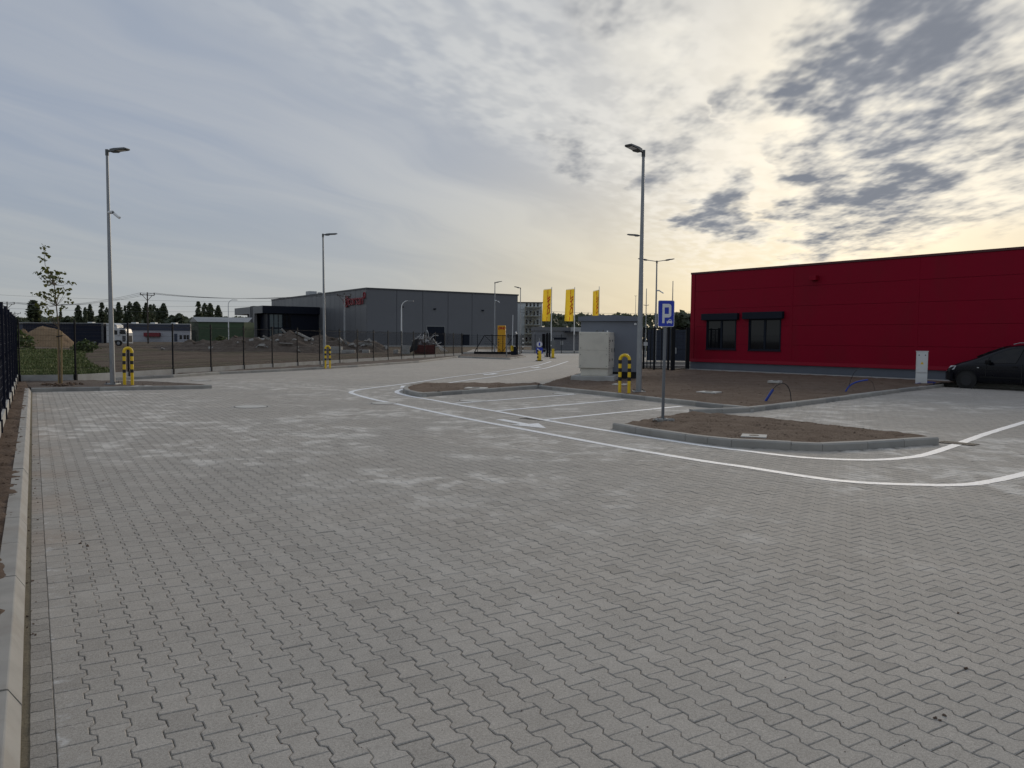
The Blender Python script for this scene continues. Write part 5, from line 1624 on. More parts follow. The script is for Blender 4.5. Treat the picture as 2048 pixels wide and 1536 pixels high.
    MB().box(3.2, fl - .05, 20.02, yb2, 0, OH - fh - .01).build('wall', FASCIA, to)
    for k in range(6):
        y = x500 + 1.4 + k * (yb2 - x500 - 1.6) / 6
        w = MB().box(3.05, 3.19, y, y + .35, .6, OH - fh - .5).build('window', NAVYM, to)
    # glazing on the front
    f0 = WALL(541, 640, (q.x, q.y), E1)[0]
    for i in range(5):
        for j in range(2):
            x0 = f0 + i * 1.15
            w = MB().box(x0, x0 + 1.05, .84, .9, .5 + j * 3.7, 4.0 + j * 3.7).build('window', NAVYM, to)
            MB().box(x0 + .06, x0 + .99, .82, .838, .58 + j * 3.7, 3.92 + j * 3.7).build('pane', TEALG if i < 3 else GLASS, w)
    # concrete forecourt strip
    q4 = [c + e1 * -2 - e2 * 14, c + e1 * L1 - e2 * 14, c + e1 * L1, c + e1 * -2]
    tag(MB().prism([(p.x, p.y) for p in q4], -.2, -.02).build('hall_forecourt', CONC), kind='structure')
    # small fittings at the foot of the facade
    x, z = WALL(907, 676, P0, E1); p = c + e1 * x - e2 * 6
    t2 = thing('waste_container', 'dark blue waste container at the foot of the hall', 'container', (p.x, p.y, 0), math.atan2(e1.y, e1.x))
    MB().box(-.8, .8, -.6, .6, .15, 2.6).build('body', NAVYM, t2, bevel=.05); MB().box(-.85, .85, -.65, .65, 2.6, 2.75).build('lid', DARKB, t2, bevel=.04)


hall()


# ------------------------------------------------------------------ entrance gate group
FLAGY = leaf_mat('flag_yellow', (0.80, 0.55, 0.03), (0.86, 0.60, 0.05), 0.5)
FLAGR = leaf_mat('flag_red', (0.60, 0.02, 0.02), (0.66, 0.03, 0.02), 0.35)


def entrance():
    # flags
    for i, (px, pt, pb, f0, ft, fb, Y, dxp) in enumerate(((1102, 574, 702, 1085.5, 578, 642.5, 100, -1.8), (1148, 574, 700.5, 1130.5, 578, 642.5, 104, -1.5), (1197, 573, 700, 1184.5, 580, 640, 108, 0))):
        base = AT(px, pb, Y); xb = base.x; H = ZAT(px, pt, Y)
        topx = AT(px + 1.5, pt, Y).x - xb
        t = thing('flagpole', ('white flagpole nearest the gate posts, leftmost of three', 'white flagpole in the middle of three', 'white flagpole rising behind the kiosk, rightmost of three')[i], 'flagpole', (xb, base.y, 0), 0, 'flagpoles at the entrance')
        MB().tube([(0, 0, 0), (topx, 0, H)], [.09, .045], 10).build('pole', WHITE, t, smooth=True)
        z1 = ZAT(px, ft, Y); z0 = ZAT(px, fb, Y); w = (px - .5 - f0) * Y / F_PX
        MB().tube([(topx, 0, z1 + .04), (topx - w, -.1, z1 + .04 - .12 * (1 + .6 * (i == 2)))], .025, 6).build('flag_arm', WHITE, t)
        fg = thing('banner_flag', ('yellow banner with red lettering on the leftmost flagpole', 'yellow banner with red lettering on the middle flagpole', 'yellow banner with red lettering behind the kiosk roof')[i], 'flag', (xb, base.y - .06, 0), 0, 'yellow banners')
        nx, nz = 12, 16
        wave = lambda u, v: .10 * math.sin(u * 7 + v * 2.2 + i) * (0.3 + v) + .05 * math.sin(v * 9 + i)

        def pt(u, v, off=0.0):
            sh = (.14 + .08 * (i == 2)) * u * (1 - v)
            return (topx * .9 - .04 - u * w * (1 + .04 * v) - .1 * v * (i < 2), wave(u, v) - .1 * u + off, z1 + (z0 - z1) * v - sh)
        V = [pt(a / nx, b / nz) for b in range(nz + 1) for a in range(nx + 1)]
        Fs = [(b * (nx + 1) + a, b * (nx + 1) + a + 1, (b + 1) * (nx + 1) + a + 1, (b + 1) * (nx + 1) + a) for b in range(nz) for a in range(nx)]
        MB().add(V, Fs).build('cloth', FLAGY, fg, smooth=True)
        # red lettering running up the cloth, and thin red stripes above and below
        me = text_mesh('DHL', 1.0, 0, .35, .028)
        mx = max(abs(v.co.x) for v in me.vertices); my = max(abs(v.co.y) for v in me.vertices)
        for v in me.vertices:
            a, b = v.co.x / mx, v.co.y / my            # a along the word (reads upwards), b across
            u_ = 0.30 - b * 0.20; v_ = 0.51 - a * 0.34
            v.co = Vector(pt(u_, v_, -.012))
        link('lettering', me, FLAGR, fg)
        for (va, vb, uu, ww) in ((.02, .16, .43, .03), (.86, .985, .43, .03)):
            V = []
            for k in range(5):
                vv = va + (vb - va) * k / 4
                V += [pt(uu - ww, vv, -.012), pt(uu + ww, vv, -.012)]
            MB().add(V, [(2 * k, 2 * k + 1, 2 * k + 3, 2 * k + 2) for k in range(4)]).build('stripe', FLAGR, fg)
    # yellow totem
    Y = 95; b = AT(1003, 704, Y); H = ZAT(1003, 651, Y); w = 16 * Y / F_PX
    t = thing('totem_sign', 'tall yellow totem sign with red lettering behind the sliding gate', 'sign', (b.x, b.y, 0), R(-6))
    MB().box(-w / 2, w / 2, -.15, .15, 0, H).build('body', M('totem_yellow', (0.66, 0.33, 0.006), .4, var=.03), t, bevel=.03)
    me = text_mesh('DHL', .42, 0.004, .35, .02); link('lettering', me, FLAGR, t, (0, -.157, H - .33)).rotation_euler = (R(90), 0, 0)
    for k in range(3): MB().box(-w / 2 + .08, -w / 2 + .2, -.165, -.15, .95 + k * .33, 1.08 + k * .33).build('pictogram', BLACKT, t)
    # sliding gate: lower beam, top bar, slanted end, posts and braces
    Y = 84.0; x0 = AT(948, 700, Y).x; x1 = AT(1035, 700, Y).x
    gz = lambda py: ZAT(990, py, Y)
    zt = gz(670.5); zb = .12
    t = thing('sliding_gate', 'black sliding gate with slanted end standing open at the entrance', 'gate', (x0, Y, 0))
    L = x1 - x0; sl = AT(968.5, 700, Y).x - x0
    MB().box(0, L, -.09, .09, zb + .02, zb + .26).build('lower_beam', FBLACK, t, bevel=.01)
    MB().box(sl, L, -.04, .04, zt - .08, zt).build('top_rail', FBLACK, t)
    MB().bar((0.05, 0, zb + .2), (sl, 0, zt - .03), .08).build('slanted_post', FBLACK, t)
    for px in (984.5, 1005.5, 1020): x = AT(px, 700, Y).x - x0; MB().box(x - .035, x + .035, -.035, .035, zb + .24, zt - .07).build('upright', FBLACK, t)
    xm = AT(1003, 700, Y).x - x0
    MB().bar((sl + .1, 0, zt - .1), (xm, 0, zb + .28), .05).build('brace', FBLACK, t); MB().bar((xm + .1, 0, zb + .28), (L - .4, 0, zt - .1), .05).build('brace', FBLACK, t)
    pm = wire_panel(L - sl - .1, zt - zb - .4, vstep=.11); tag(link('mesh_infill', pm, FBLACK, t, (sl + .05, .05, zb + .3)), kind='stuff')
    pst = thing('gate_portal_post', 'thick black portal post at the end of the sliding gate', 'post', (AT(1033.5, 700, 82.5).x, 82.5, .1))
    MB().box(-.13, .13, -.15, .15, 0, ZAT(1033, 668.5, 82.5) - .1).build('post', FBLACK, pst, bevel=.01); MB().tube([(-.05, 0, ZAT(1033, 668.5, 82.5) - .1), (-.12, -.1, ZAT(1033, 664, 82.5) - .1)], .08, 8).build('beacon', WHITE, pst)
    # barrier
    Y = 81; bx = AT(1027.5, 711, Y).x
    t = thing('road_barrier', 'entrance barrier with white arm raised upright', 'barrier', (bx, Y, .1))
    MB().box(-.28, .28, -.2, .2, 0, ZAT(1027, 693, Y) - .1).build('cabinet', NAVYM, t, bevel=.03)
    a0, a1 = AT(1024.5, 700, Y - .25), AT(1026, 630, Y - .25)
    MB().bar((a0.x - bx, -.25, a0.z - .1), (a1.x - bx, -.25, a1.z - .1), .10, .06).build('arm', WHITE, t)
    MB().box(-.32, -.06, -.3, -.2, ZAT(1025, 700, Y) - .2, ZAT(1025, 691, Y) - .1).build('arm_clamp', YELLOW, t)
    p = AT(1013.2, 715.5, 73); t = thing('signal_post', 'thin grey post with small black traffic signal before the barrier', 'signal', (p.x, p.y, .1))
    MB().tube([(0, 0, 0), (0, 0, ZAT(1013, 667, 73) - .1)], .045, 8).build('pole', GALV, t, smooth=True)
    MB().box(.06, .2, -.08, .08, ZAT(1013, 675.5, 73) - .1, ZAT(1013, 668, 73) - .1).build('signal_head', BLACKT, t, bevel=.02)
    # twin gate posts to the right with a roller carriage
    for px, lab in ((1094.2, 'left post of the black gate pair'), (1099.2, 'right post of the black gate pair')):
        Y = 78; p = AT(px, 712, Y); t = thing('gate_guide_post', lab + ' right of the entrance lane', 'post', (p.x, p.y, 0), 0, 'gate guide posts')
        H = ZAT(px, 665.5, Y)
        MB().box(-.085, .085, -.085, .085, 0, H).build('post', FBLACK, t); MB().box(-.2, .2, -.2, .2, 0, .05).build('foot_plate', FBLACK, t)
        MB().bar((-.17, 0, .03), (-.06, 0, .4), .05).build('gusset', FBLACK, t)
    p = AT(1089, 712, 78.5); t = thing('gate_catch', 'low black gate catch on a white post', 'post', (p.x, p.y, 0))
    MB().box(-.05, .05, -.05, .05, 0, .5).build('stub', WHITE, t); MB().box(-.2, .1, -.08, .08, .5, .68).build('catch', FBLACK, t)
    # sign bollards
    for px, py, yt, lab, face in ((1078.5, 722, 701.5, 'yellow bollard with round white sign and blue arrow board', True), (1105.8, 716.5, 697.5, 'yellow bollard with the back of a round sign', False)):
        b = G(px, py); Y = b.y; H = ZAT(px, yt, Y)
        t = thing('sign_bollard', lab, 'bollard', (b.x, b.y, 0), 0, 'bollards at the entrance')
        MB().tube([(0, 0, 0), (0, 0, H)], .17 if face else .14, 14).build('body', YELLOW, t, smooth=True)
        MB().tube([(0, 0, 0), (0, 0, .06)], .3, 14).build('foot', BLACKR, t)
        MB().tube([(0, 0, H), (0, 0, H + 1.0)], .035, 8).build('sign_pole', GALV, t)
        r = .26; zc = ZAT(px, 688.5 if face else 686, Y)
        ds = MB().tube([(0, -.08, zc), (0, -.05, zc)], r, 24).build('round_sign', SIGNW if face else M('sign_back', (.13, .14, .14), .5), t)
        if face:
            ri = [(r * .92 * math.cos(a), -.085, zc + r * .92 * math.sin(a)) for a in [2 * math.pi * k / 24 for k in range(25)]]
            MB().tube(ri, .018, 5).build('sign_rim', M('violet_rim', (.05, .04, .18), .4), ds)
            MB().box(-.06, .06, -.09, -.08, zc - .12, zc + .14).build('sign_figure', BLUE, ds)
            bd = MB().box(-.27, .27, -.08, -.05, zc - .75, zc - .27).build('arrow_board', BLUE, t)
            ab = MB(); ab.bar((-.17, -.085, zc - .36), (.1, -.085, zc - .6), .004, .1)
            ab.build('arrow_shaft', SIGNW, bd); MB().add([(.18, -.089, zc - .68), (-.02, -.089, zc - .66), (.17, -.089, zc - .48)], [(0, 1, 2)]).build('arrow_head', SIGNW, bd)
            for k in range(3): MB().box(-.19, -.09, -.19, -.1, .25 + k * .26, .37 + k * .26).build('reflector', BLACKT, t)
        else:
            MB().box(-.22, .24, -.06, -.03, zc - .75, zc - .3).build('sign_board_back', M('sign_back', (.13, .14, .14), .5), t)
    # fences either side
    mesh_fence('mesh_fence', 'dark mesh fence running behind the sliding gate', (AT(925, 700, 88).x, 88), (AT(1040, 700, 92).x, 92), 4, 2.2, FENCE, zb=.02)
    mesh_fence('mesh_fence', 'dark mesh fence below the flagpoles', (AT(1043, 700, 96).x, 97), (AT(1175, 700, 100).x, 101), 5, 2.3, FENCE, zb=.02)
    p = AT(1046, 690, 99)
    t = thing('delineator_post', 'thin black and white striped post at the hall corner', 'post', (p.x, p.y, 0))
    MB().tube([(0, 0, 0), (0, 0, 2.2)], .08, 8).build('post', BLACKT, t)
    for k in range(4): MB().tube([(0, 0, .2 + k * .5), (0, 0, .4 + k * .5)], .083, 8).build('white_band', WHITE, t)


entrance()


# ------------------------------------------------------------------ other far buildings
def far_buildings():
    # pale block with an outside steel stair
    Y = 235; x0, x1 = AT(1030, 640, Y).x, AT(1084.5, 640, Y).x; zt = ZAT(1060, 606, Y)
    t = thing('pale_block', 'pale grey building with outside stair tower right of the hall', 'building', (x0, Y, 0), R(4))
    PALE = M('pale_cladding', (.60, .63, .62), .6, var=.05, scale=.2)
    MB().box(0, x1 - x0, 0, 20, -.2, zt).build('wall', PALE, t); MB().box(-.2, x1 - x0 + .2, -.2, 20, zt, zt + .3).build('roof', HALLJ, t)
    sx = AT(1049, 640, Y).x - x0; ex = AT(1080, 640, Y).x - x0
    STL = M('stair_steel', (.26, .24, .17), .6, var=.2)
    for k in range(5):
        z = .5 + k * (zt - 2) / 4
        MB().box(sx, ex, -2.6, -.2, z, z + .18).build('landing', STL, t); MB().box(sx, ex, -2.65, -2.58, z + 1.0, z + 1.1).build('handrail', STL, t)
        if k < 4: MB().bar((sx + .6, -2.2, z + .1), (ex - .6, -2.2, z + (zt - 2) / 4), .5, .25).build('flight', STL, t)
        for q in range(4): MB().box(sx + .4 + q * 1.1, sx + .9 + q * 1.1, -.06, 0, z + .5, z + 1.8).build('window', GLASS, t)
    for x in (sx, (sx + ex) / 2, ex): MB().box(x - .1, x + .1, -2.6, -2.4, 0, zt - 1).build('stair_post', STL, t)
    # low grey gatehouse
    Y = 125; x0, x1 = AT(1070, 680, Y).x, AT(1178, 680, Y).x; zt = ZAT(1100, 654, Y)
    t = thing('gatehouse', 'low grey building with dark name board behind the flagpoles', 'building', (x0, Y, 0), R(2))
    W = x1 - x0; GREY = M('gatehouse_grey', (.15, .157, .17), .6, var=.05, scale=.4)
    MB().box(0, W, 0, 9, -.2, zt - .6).build('wall', GREY, t); MB().box(-.15, W + .1, -.2, 9, zt - .6, zt).build('parapet', HALL, t)
    xa = AT(1141, 660, Y).x - x0; MB().box(xa, W + .2, -.35, -.2, zt - .9, zt - .02).build('pale_fascia', M('pale_fascia', (.38, .39, .39), .6), t)
    x1_, x2_ = AT(1106, 660, Y).x - x0, AT(1133, 660, Y).x - x0; MB().box(x1_, x2_, -.08, 0, ZAT(1110, 679, Y), ZAT(1110, 675, Y)).build('name_board', DARKB, t)
    xa, xb = AT(1128, 660, Y).x - x0, AT(1156, 660, Y).x - x0; MB().box(xa, xb, -1.4, -.2, ZAT(1140, 665, Y), ZAT(1140, 663, Y)).build('canopy', DARKB, t)
    for px in (1089, 1096): x = AT(px, 660, Y).x - x0; MB().box(x - .35, x + .1, -.05, 0, .3, 2.6).build('window', GLASS, t)
    MB().box(AT(1121, 660, Y).x - x0, AT(1127, 660, Y).x - x0, -.05, 0, .9, 1.5).build('notice', M('notice_pale', (.35, .36, .36), .6), t)
    # long navy and white warehouse far left
    Y = 262; x0, x1 = AT(40, 660, Y).x, AT(377, 660, Y).x; zt = ZAT(250, 646.5, Y); zm = ZAT(250, 660.5, Y)
    t = thing('navy_warehouse', 'long far warehouse with navy upper band and white lower wall', 'building', (x0, Y, 0), R(1.5))
    W = x1 - x0
    WHW = M('warehouse_white', (.46, .47, .50), .6, var=.04, scale=.2); NVW = M('warehouse_navy', (.045, .055, .085), .55, var=.05, scale=.2)
    MB().box(0, W, 0, 25, -.3, zm).build('lower_wall', WHW, t); MB().box(-.1, W + .1, -.1, 25, zm, zt - .25).build('upper_band', NVW, t); MB().box(-.3, W + .3, -.3, 25, zt - .25, zt).build('roof_edge', M('roof_edge_pale', (.42, .43, .43), .6), t)
    for px in (175, 262, 300, 341): x = AT(px, 650, Y).x - x0; MB().box(x - .8, x + .8, 1, 3, zt, zt + .35).build('roof_light', WHITE, t)
    xa, xb = AT(287, 660, Y).x - x0, AT(318, 660, Y).x - x0
    MB().box(xa, xb, -1.2, -.02, 1.6, 2.9).build('red_canopy', M('canopy_red', (.22, .02, .03), .5), t)
    xa = AT(345, 660, Y).x - x0; MB().box(xa, xa + 1.0, -.05, 0, 0, 2.6).build('door', NVW, t)
    for px in (358, 366, 372): x = AT(px, 660, Y).x - x0; MB().box(x - .4, x + .4, -.05, 0, .8, 2.2).build('window', GLASS, t)
    # green shed with a pale ridged roof
    Y = 172; gx0, gx1 = AT(370, 660, Y).x, AT(397, 660, Y).x; fx1 = AT(505, 660, Y + 6).x
    ze = ZAT(380, 643, Y); zr = ZAT(383, 634.5, Y)
    t = thing('green_shed', 'green shed with pale corrugated roof left of the office block', 'building', (gx1, Y, 0), R(3))
    GRN = M('shed_green', (.055, .095, .045), .6, var=.1, scale=.4, stretch=(4, 4, .5)); GRG = M('shed_gable', (.12, .145, .11), .6, var=.08)
    L = fx1 - gx1; g = gx0 - gx1; gd = 4.0
    MB().box(0, L, 0, 8, -.2, ze).build('wall', GRN, t)
    V = [(0, 0, -.2), (g, gd, -.2), (g, gd, ze), (g / 2, gd / 2, zr), (0, 0, ze)]
    MB().add(V, [(0, 1, 2, 3, 4), (4, 3, 2, 1, 0)]).build('gable_wall', GRG, t)
    ROOF = M('shed_roof', (.33, .335, .33), .7, var=.15, scale=.8, stretch=(.3, 3, 1))
    o = .4
    rf = MB(); rf.add([(g / 2 - o, gd / 2 - .1, zr + .1), (L + 1, gd / 2 + 1, zr + .1), (L + 1, -o, ze - .05), (-o * .2, -o, ze - .05), (g - o, gd + .2, ze), (g - o + 1, gd + 2, ze)], [(0, 3, 2, 1), (0, 4, 3)])
    rf.build('roof', ROOF, t)
    md = t.children[-1].modifiers.new('solid', 'SOLIDIFY'); md.thickness = .12
    MB().bar((g * .55, gd * .55 - .12, 0.1), (g * .55, gd * .55 - .12, 3.1), .5, 1.0).build('door', M('shed_door', (.03, .04, .03), .6), t)
    # container yard to the right of the kiosk
    Y = 62; a = AT(1352, 690, Y)
    t = thing('shipping_container', 'dark blue shipping container behind the pedestrian gate', 'container', (a.x, a.y, 0), R(-8))
    CN = M('container_blue', (.022, .034, .058), .5, var=.08)
    MB().box(-2.2, 3.5, 0, 2.4, .15, 2.5).build('body', CN, t)
    for k in range(24): MB().box(-2.2 + k * .235, -2.2 + k * .235 + .12, -.04, 0, .3, 2.35).build('corrugation', CN, t)
    for z in (.15, 2.42): MB().box(-2.25, 3.55, -.05, 0.0, z, z + .14).build('rail', CN, t)
    p = AT(1370, 690, 75)
    t = thing('yard_hut', 'small hut with pale roof left of the red warehouse', 'hut', (p.x, p.y, 0))
    MB().box(-1, 4, 0, 3, 0, ZAT(1360, 666, 75)).build('wall', GREY, t); z = ZAT(1360, 666, 75)
    MB().add([(-1.2, -.2, z), (4.2, -.2, z + .6), (4.2, 3.2, z + .6), (-1.2, 3.2, z)], [(0, 1, 2, 3)]).build('roof', M('pale_roof', (.4, .42, .4), .6), t)
    md = t.children[-1].modifiers.new('solid', 'SOLIDIFY'); md.thickness = .15


far_buildings()


# ------------------------------------------------------------------ pedestrian gate left of the red building
def ped_gate():
    # bar fence between kiosk and building, gate leaf ajar
    A = G(1284, 747, .1); A = Vector((AT(1286, 740, 43).x, 43.0)); B = RB0 - RE * .15 - RNrm * .1
    posts = [AT(px, 740, Y) for px, Y in ((1286.5, 43.5), (1308, 42.5), (1336, 42), (1345, 42), (1374.5, 43))]
    H = 2.35
    t = thing('bar_fence', 'black bar fence with pedestrian gate beside the red warehouse', 'fence', (posts[0].x, posts[0].y, .1))
    o = posts[0]
    for i, p in enumerate(posts):
        w = .05 if i < 2 else (.055 if i == 2 else .10)
        MB().box(p.x - o.x - w, p.x - o.x + w, p.y - o.y - w, p.y - o.y + w, -.1, H).build('post', FBLACK, t)
    for i in range(len(posts) - 1):
        a, b = posts[i] - o, posts[i + 1] - o
        if i == 2: continue
        d = (b - a); L = d.xy.length
        r = MB(); r.bar((a.x, a.y, .12), (b.x, b.y, .12), .05); r.build('lower_rail', FBLACK, t)
        r = MB(); r.bar((a.x, a.y, H - .08), (b.x, b.y, H - .08), .05); r.build('upper_rail', FBLACK, t)
        if i < 2:
            n = 3 if i == 0 else 2
            for k in range(1, n):
                q = a.lerp(b, k / n); MB().box(q.x - .02, q.x + .02, q.y - .02, q.y + .02, .1, H - .1).build('bar', FBLACK, t)
            pm = wire_panel(L - .1, H - .3); oo = link('mesh_infill', pm, FBLACK, t, (a.x, a.y, .15), math.atan2(d.y, d.x)); tag(oo, kind='stuff')
        else:
            pm = wire_panel(L - .2, H - .3); oo = link('mesh_infill', pm, FBLACK, t, (a.x + .1, a.y, .15), math.atan2(d.y, d.x)); tag(oo, kind='stuff')
    a = posts[3] - o
    MB().box(a.x + .1, a.x + .16, a.y - .14, a.y - .05, .95, 1.25).build('lock_box', GALV, t)
    p = AT(1291, 684, 43.2) - o
    MB().box(p.x - .11, p.x + .11, p.y - .06, p.y - .05, p.z - .2, p.z).build('notice_plate', M('notice_white', (.6, .61, .6), .5), t)
    # low rails and kerb of the yard behind
    for Y, z in ((50, .0), (57, .0)):
        a, b = AT(1278, 700, Y), AT(1385, 700, Y)
        kerb_run([Vector((a.x, Y)), Vector((b.x, Y))], side=1, stone=1.5, h=.16, name='kerb')


ped_gate()


# ------------------------------------------------------------------ truck, heaps, skip
def truck():
    Y = 136; p = AT(60, 690, Y); q = AT(263, 690, Y)
    t = thing('articulated_truck', 'white truck cab with dark navy curtain trailer behind the fence', 'truck', (AT(209, 690, Y).x, Y, 0), R(2))
    WHT = M('truck_white', (.62, .63, .63), .35, var=.04); CUR = M('trailer_curtain', (.016, .02, .036), .5, var=.08, scale=.6, spec=0.12)
    zt = ZAT(150, 645.5, Y); zb = ZAT(150, 686, Y)
    L = (209 - 50) * Y / F_PX
    tr = MB().box(-L, -.1, 0, 2.5, zb, zt - .12).build('trailer_body', CUR, t, bevel=.03)
    MB().box(-L, -.1, -.02, 2.52, zt - .12, zt).build('roof_rail', M('trailer_rail', (.30, .31, .31), .5), tr)
    MB().box(-L, -.1, -.03, .0, zb - .02, zb + .12).build('side_rail', M('trailer_rail_dark', (.05, .05, .055), .5), tr)
    for k in range(4): MB().box(-L, -.5, -.015, 0, zb + .55 + k * .62, zb + .58 + k * .62).build('curtain_seam', M('seam_grey', (.035, .04, .055), .5), tr)
    MB().box(-.45, -.1, -.04, 2.54, zb, zt - .1).build('front_pillar', M('pillar_grey', (.10, .105, .11), .5), tr)
    # cab: side outline extruded, nose to the right
    c0 = .35; cw = (263 - 224) * Y / F_PX
    h = ZAT(240, 646.5, Y)
    side = [(0, .55), (0, h - .05), (cw * .38, h), (cw * .52, h - .3), (cw * .55, h - .85), (cw * .93, h - .95), (cw * 1.0, 2.3), (cw * 1.02, 1.3), (cw * 1.02, .45), (cw * .85, .4), (cw * .72, .95), (cw * .52, 1.0), (cw * .4, .9), (cw * .32, .55)]
    n = len(side)
    V = [(c0 + x, -.02, z) for x, z in side] + [(c0 + x, 2.5, z) for x, z in side]
    cb = MB().add(V, [tuple(range(n)), tuple(range(2 * n - 1, n - 1, -1))] + [(i, n + i, n + (i + 1) % n, (i + 1) % n) for i in range(n)]).build('cab', WHT, t, bevel=.05)
    BG = GLASS
    MB().add([(c0 + cw * x, -.03, z) for x, z in ((.34, 1.95), (.62, 1.95), (.64, 2.65), (.36, 2.75))], [(0, 1, 2, 3)]).build('side_window', BG, cb)
    # windscreen and grille are turned towards the viewer's right: on the slanted front
    MB().add([(c0 + cw * .70, -.035, 2.05), (c0 + cw * .985, -.035, 2.02), (c0 + cw * .95, -.035, 2.75), (c0 + cw * .70, -.035, 2.82)], [(0, 1, 2, 3)]).build('windscreen_side', BG, cb)
    MB().add([(c0 + cw * 1.012 + .012, .15, 2.28), (c0 + cw * 1.012 + .012, 2.35, 2.28), (c0 + cw * .945 + .012, 2.3, h - 1.0), (c0 + cw * .945 + .012, .2, h - 1.0)], [(0, 1, 2, 3)]).build('windscreen', BG, cb)
    MB().box(c0 + cw * .80, c0 + cw * .97, -.034, -.021, .75, 1.75).build('grille_side', BLACKT, cb)
    MB().box(c0 + cw * 1.02, c0 + cw * 1.02 + .02, .4, 2.1, .7, 1.8).build('grille', BLACKT, cb)
    for z in (.85, 1.1, 1.35, 1.55): MB().box(c0 + cw * .80, c0 + cw * .97, -.045, -.035, z, z + .03).build('grille_bar', WHT, cb)
    mr = MB().box(c0 + cw * .60, c0 + cw * .68, -.32, -.12, 1.9, 2.75).build('mirror', WHT, cb, bevel=.03)
    MB().box(c0 + cw * .64, c0 + cw * .72, -.16, -.02, 2.3, 2.4).build('mirror_arm', BLACKT, cb)
    MB().box(c0 + cw * .62, c0 + cw * .9, .2, 2.3, h - .95, h - .75).build('sun_visor', BLACKT, cb)
    for x in (c0 + cw * .6, -1.6, -L + 2.2, -L + 3.5, -L + 4.8):
        w = MB().tube([(x, -.03, .5), (x, .3, .5)], .5, 20).build('wheel', BLACKR, t)
        MB().tube([(x, -.05, .5), (x, -.02, .5)], .27, 14).build('hub', GALV, w)
    MB().box(-L + 1, -.2, .4, 2.1, .7, zb).build('chassis', BLACKT, t)
    MB().box(c0 + cw * .96, c0 + cw * 1.03, -.04, .35, .7, .95).build('headlight', LENS, t)


truck()


def heap(name, label, cat, cx, cy, rx, ry, hgt, mat, seed, rough=.3, soft=False, chunks=0, peaks=1, group=None, slabs=()):
    rnd = random.Random(seed); n = 46
    t = thing(name, label, cat, (cx, cy, 0), 0, group)
    pk = [(0, 0, 1.0, .9)] + [(rnd.uniform(-.6, .6), rnd.uniform(-.4, .4), rnd.uniform(.5, .95), rnd.uniform(.3, .5)) for _ in range(peaks - 1)]

    def z(u, v):
        r = math.hypot(u, v)
        if r >= 1: return -.25
        b = max(a * max(0, 1 - math.hypot(u - x, v - y) / (w if i else 1.0)) ** .9 for i, (x, y, a, w) in enumerate(pk))
        if soft: b = .5 - .5 * math.cos(math.pi * min(1, b * 1.12))
        f = mnoise.fractal(Vector((u * 3.1 + seed, v * 3.1, seed * .7)), .9, 2.1, 6)
        return hgt * (b * .85 + rough * f * (1 - r) * .9 + .02) - .12 * r
    V, Fs = [], []
    for i in range(n + 1):
        for j in range(n + 1):
            u, v = 2 * i / n - 1, 2 * j / n - 1
            V.append((u * rx, v * ry, z(u, v)))
    for i in range(n):
        for j in range(n):
            a = i * (n + 1) + j
            if math.hypot(2 * i / n - 1, 2 * j / n - 1) < 1.02: Fs.append((a, a + n + 1, a + n + 2, a + 1))
    me = bpy.data.meshes.new('earth'); me.from_pydata(V, [], Fs); me.update(); me.shade_flat()
    link('earth', me, mat, t)
    for k in range(chunks):
        u, v = rnd.uniform(-.75, .75), rnd.uniform(-.85, .2)
        s = rnd.uniform(.12, .4)
        mb = MB(); Mx = Matrix.Translation((u * rx, v * ry, z(u, v) + s * .2)) @ Matrix.Rotation(rnd.uniform(0, 6), 4, 'Z') @ Matrix.Rotation(rnd.uniform(-.9, .9), 4, 'X') @ Matrix.Rotation(rnd.uniform(-.6, .6), 4, 'Y')
        mb.obox(Mx, s * rnd.uniform(1, 2.4), s * rnd.uniform(.8, 1.5), s * rnd.uniform(.35, .8))
        mb.V = [tuple(c + rnd.gauss(0, s * .07) for c in p) for p in mb.V]
        mb.build('concrete_lump', random.choice((CONC, KERB, RUBBLE)), t, bevel=.02)
    for (u, v, L, w, th, az, tilt) in slabs:
        Mx = Matrix.Translation((u * rx, v * ry, z(u, v) + .25)) @ Matrix.Rotation(az, 4, 'Z') @ Matrix.Rotation(tilt, 4, 'Y')
        MB().obox(Mx, L * .72, w * .8, th).build('broken_slab', random.choice((KERBD2, KERBD, CONC)), t, bevel=.02)
    return t


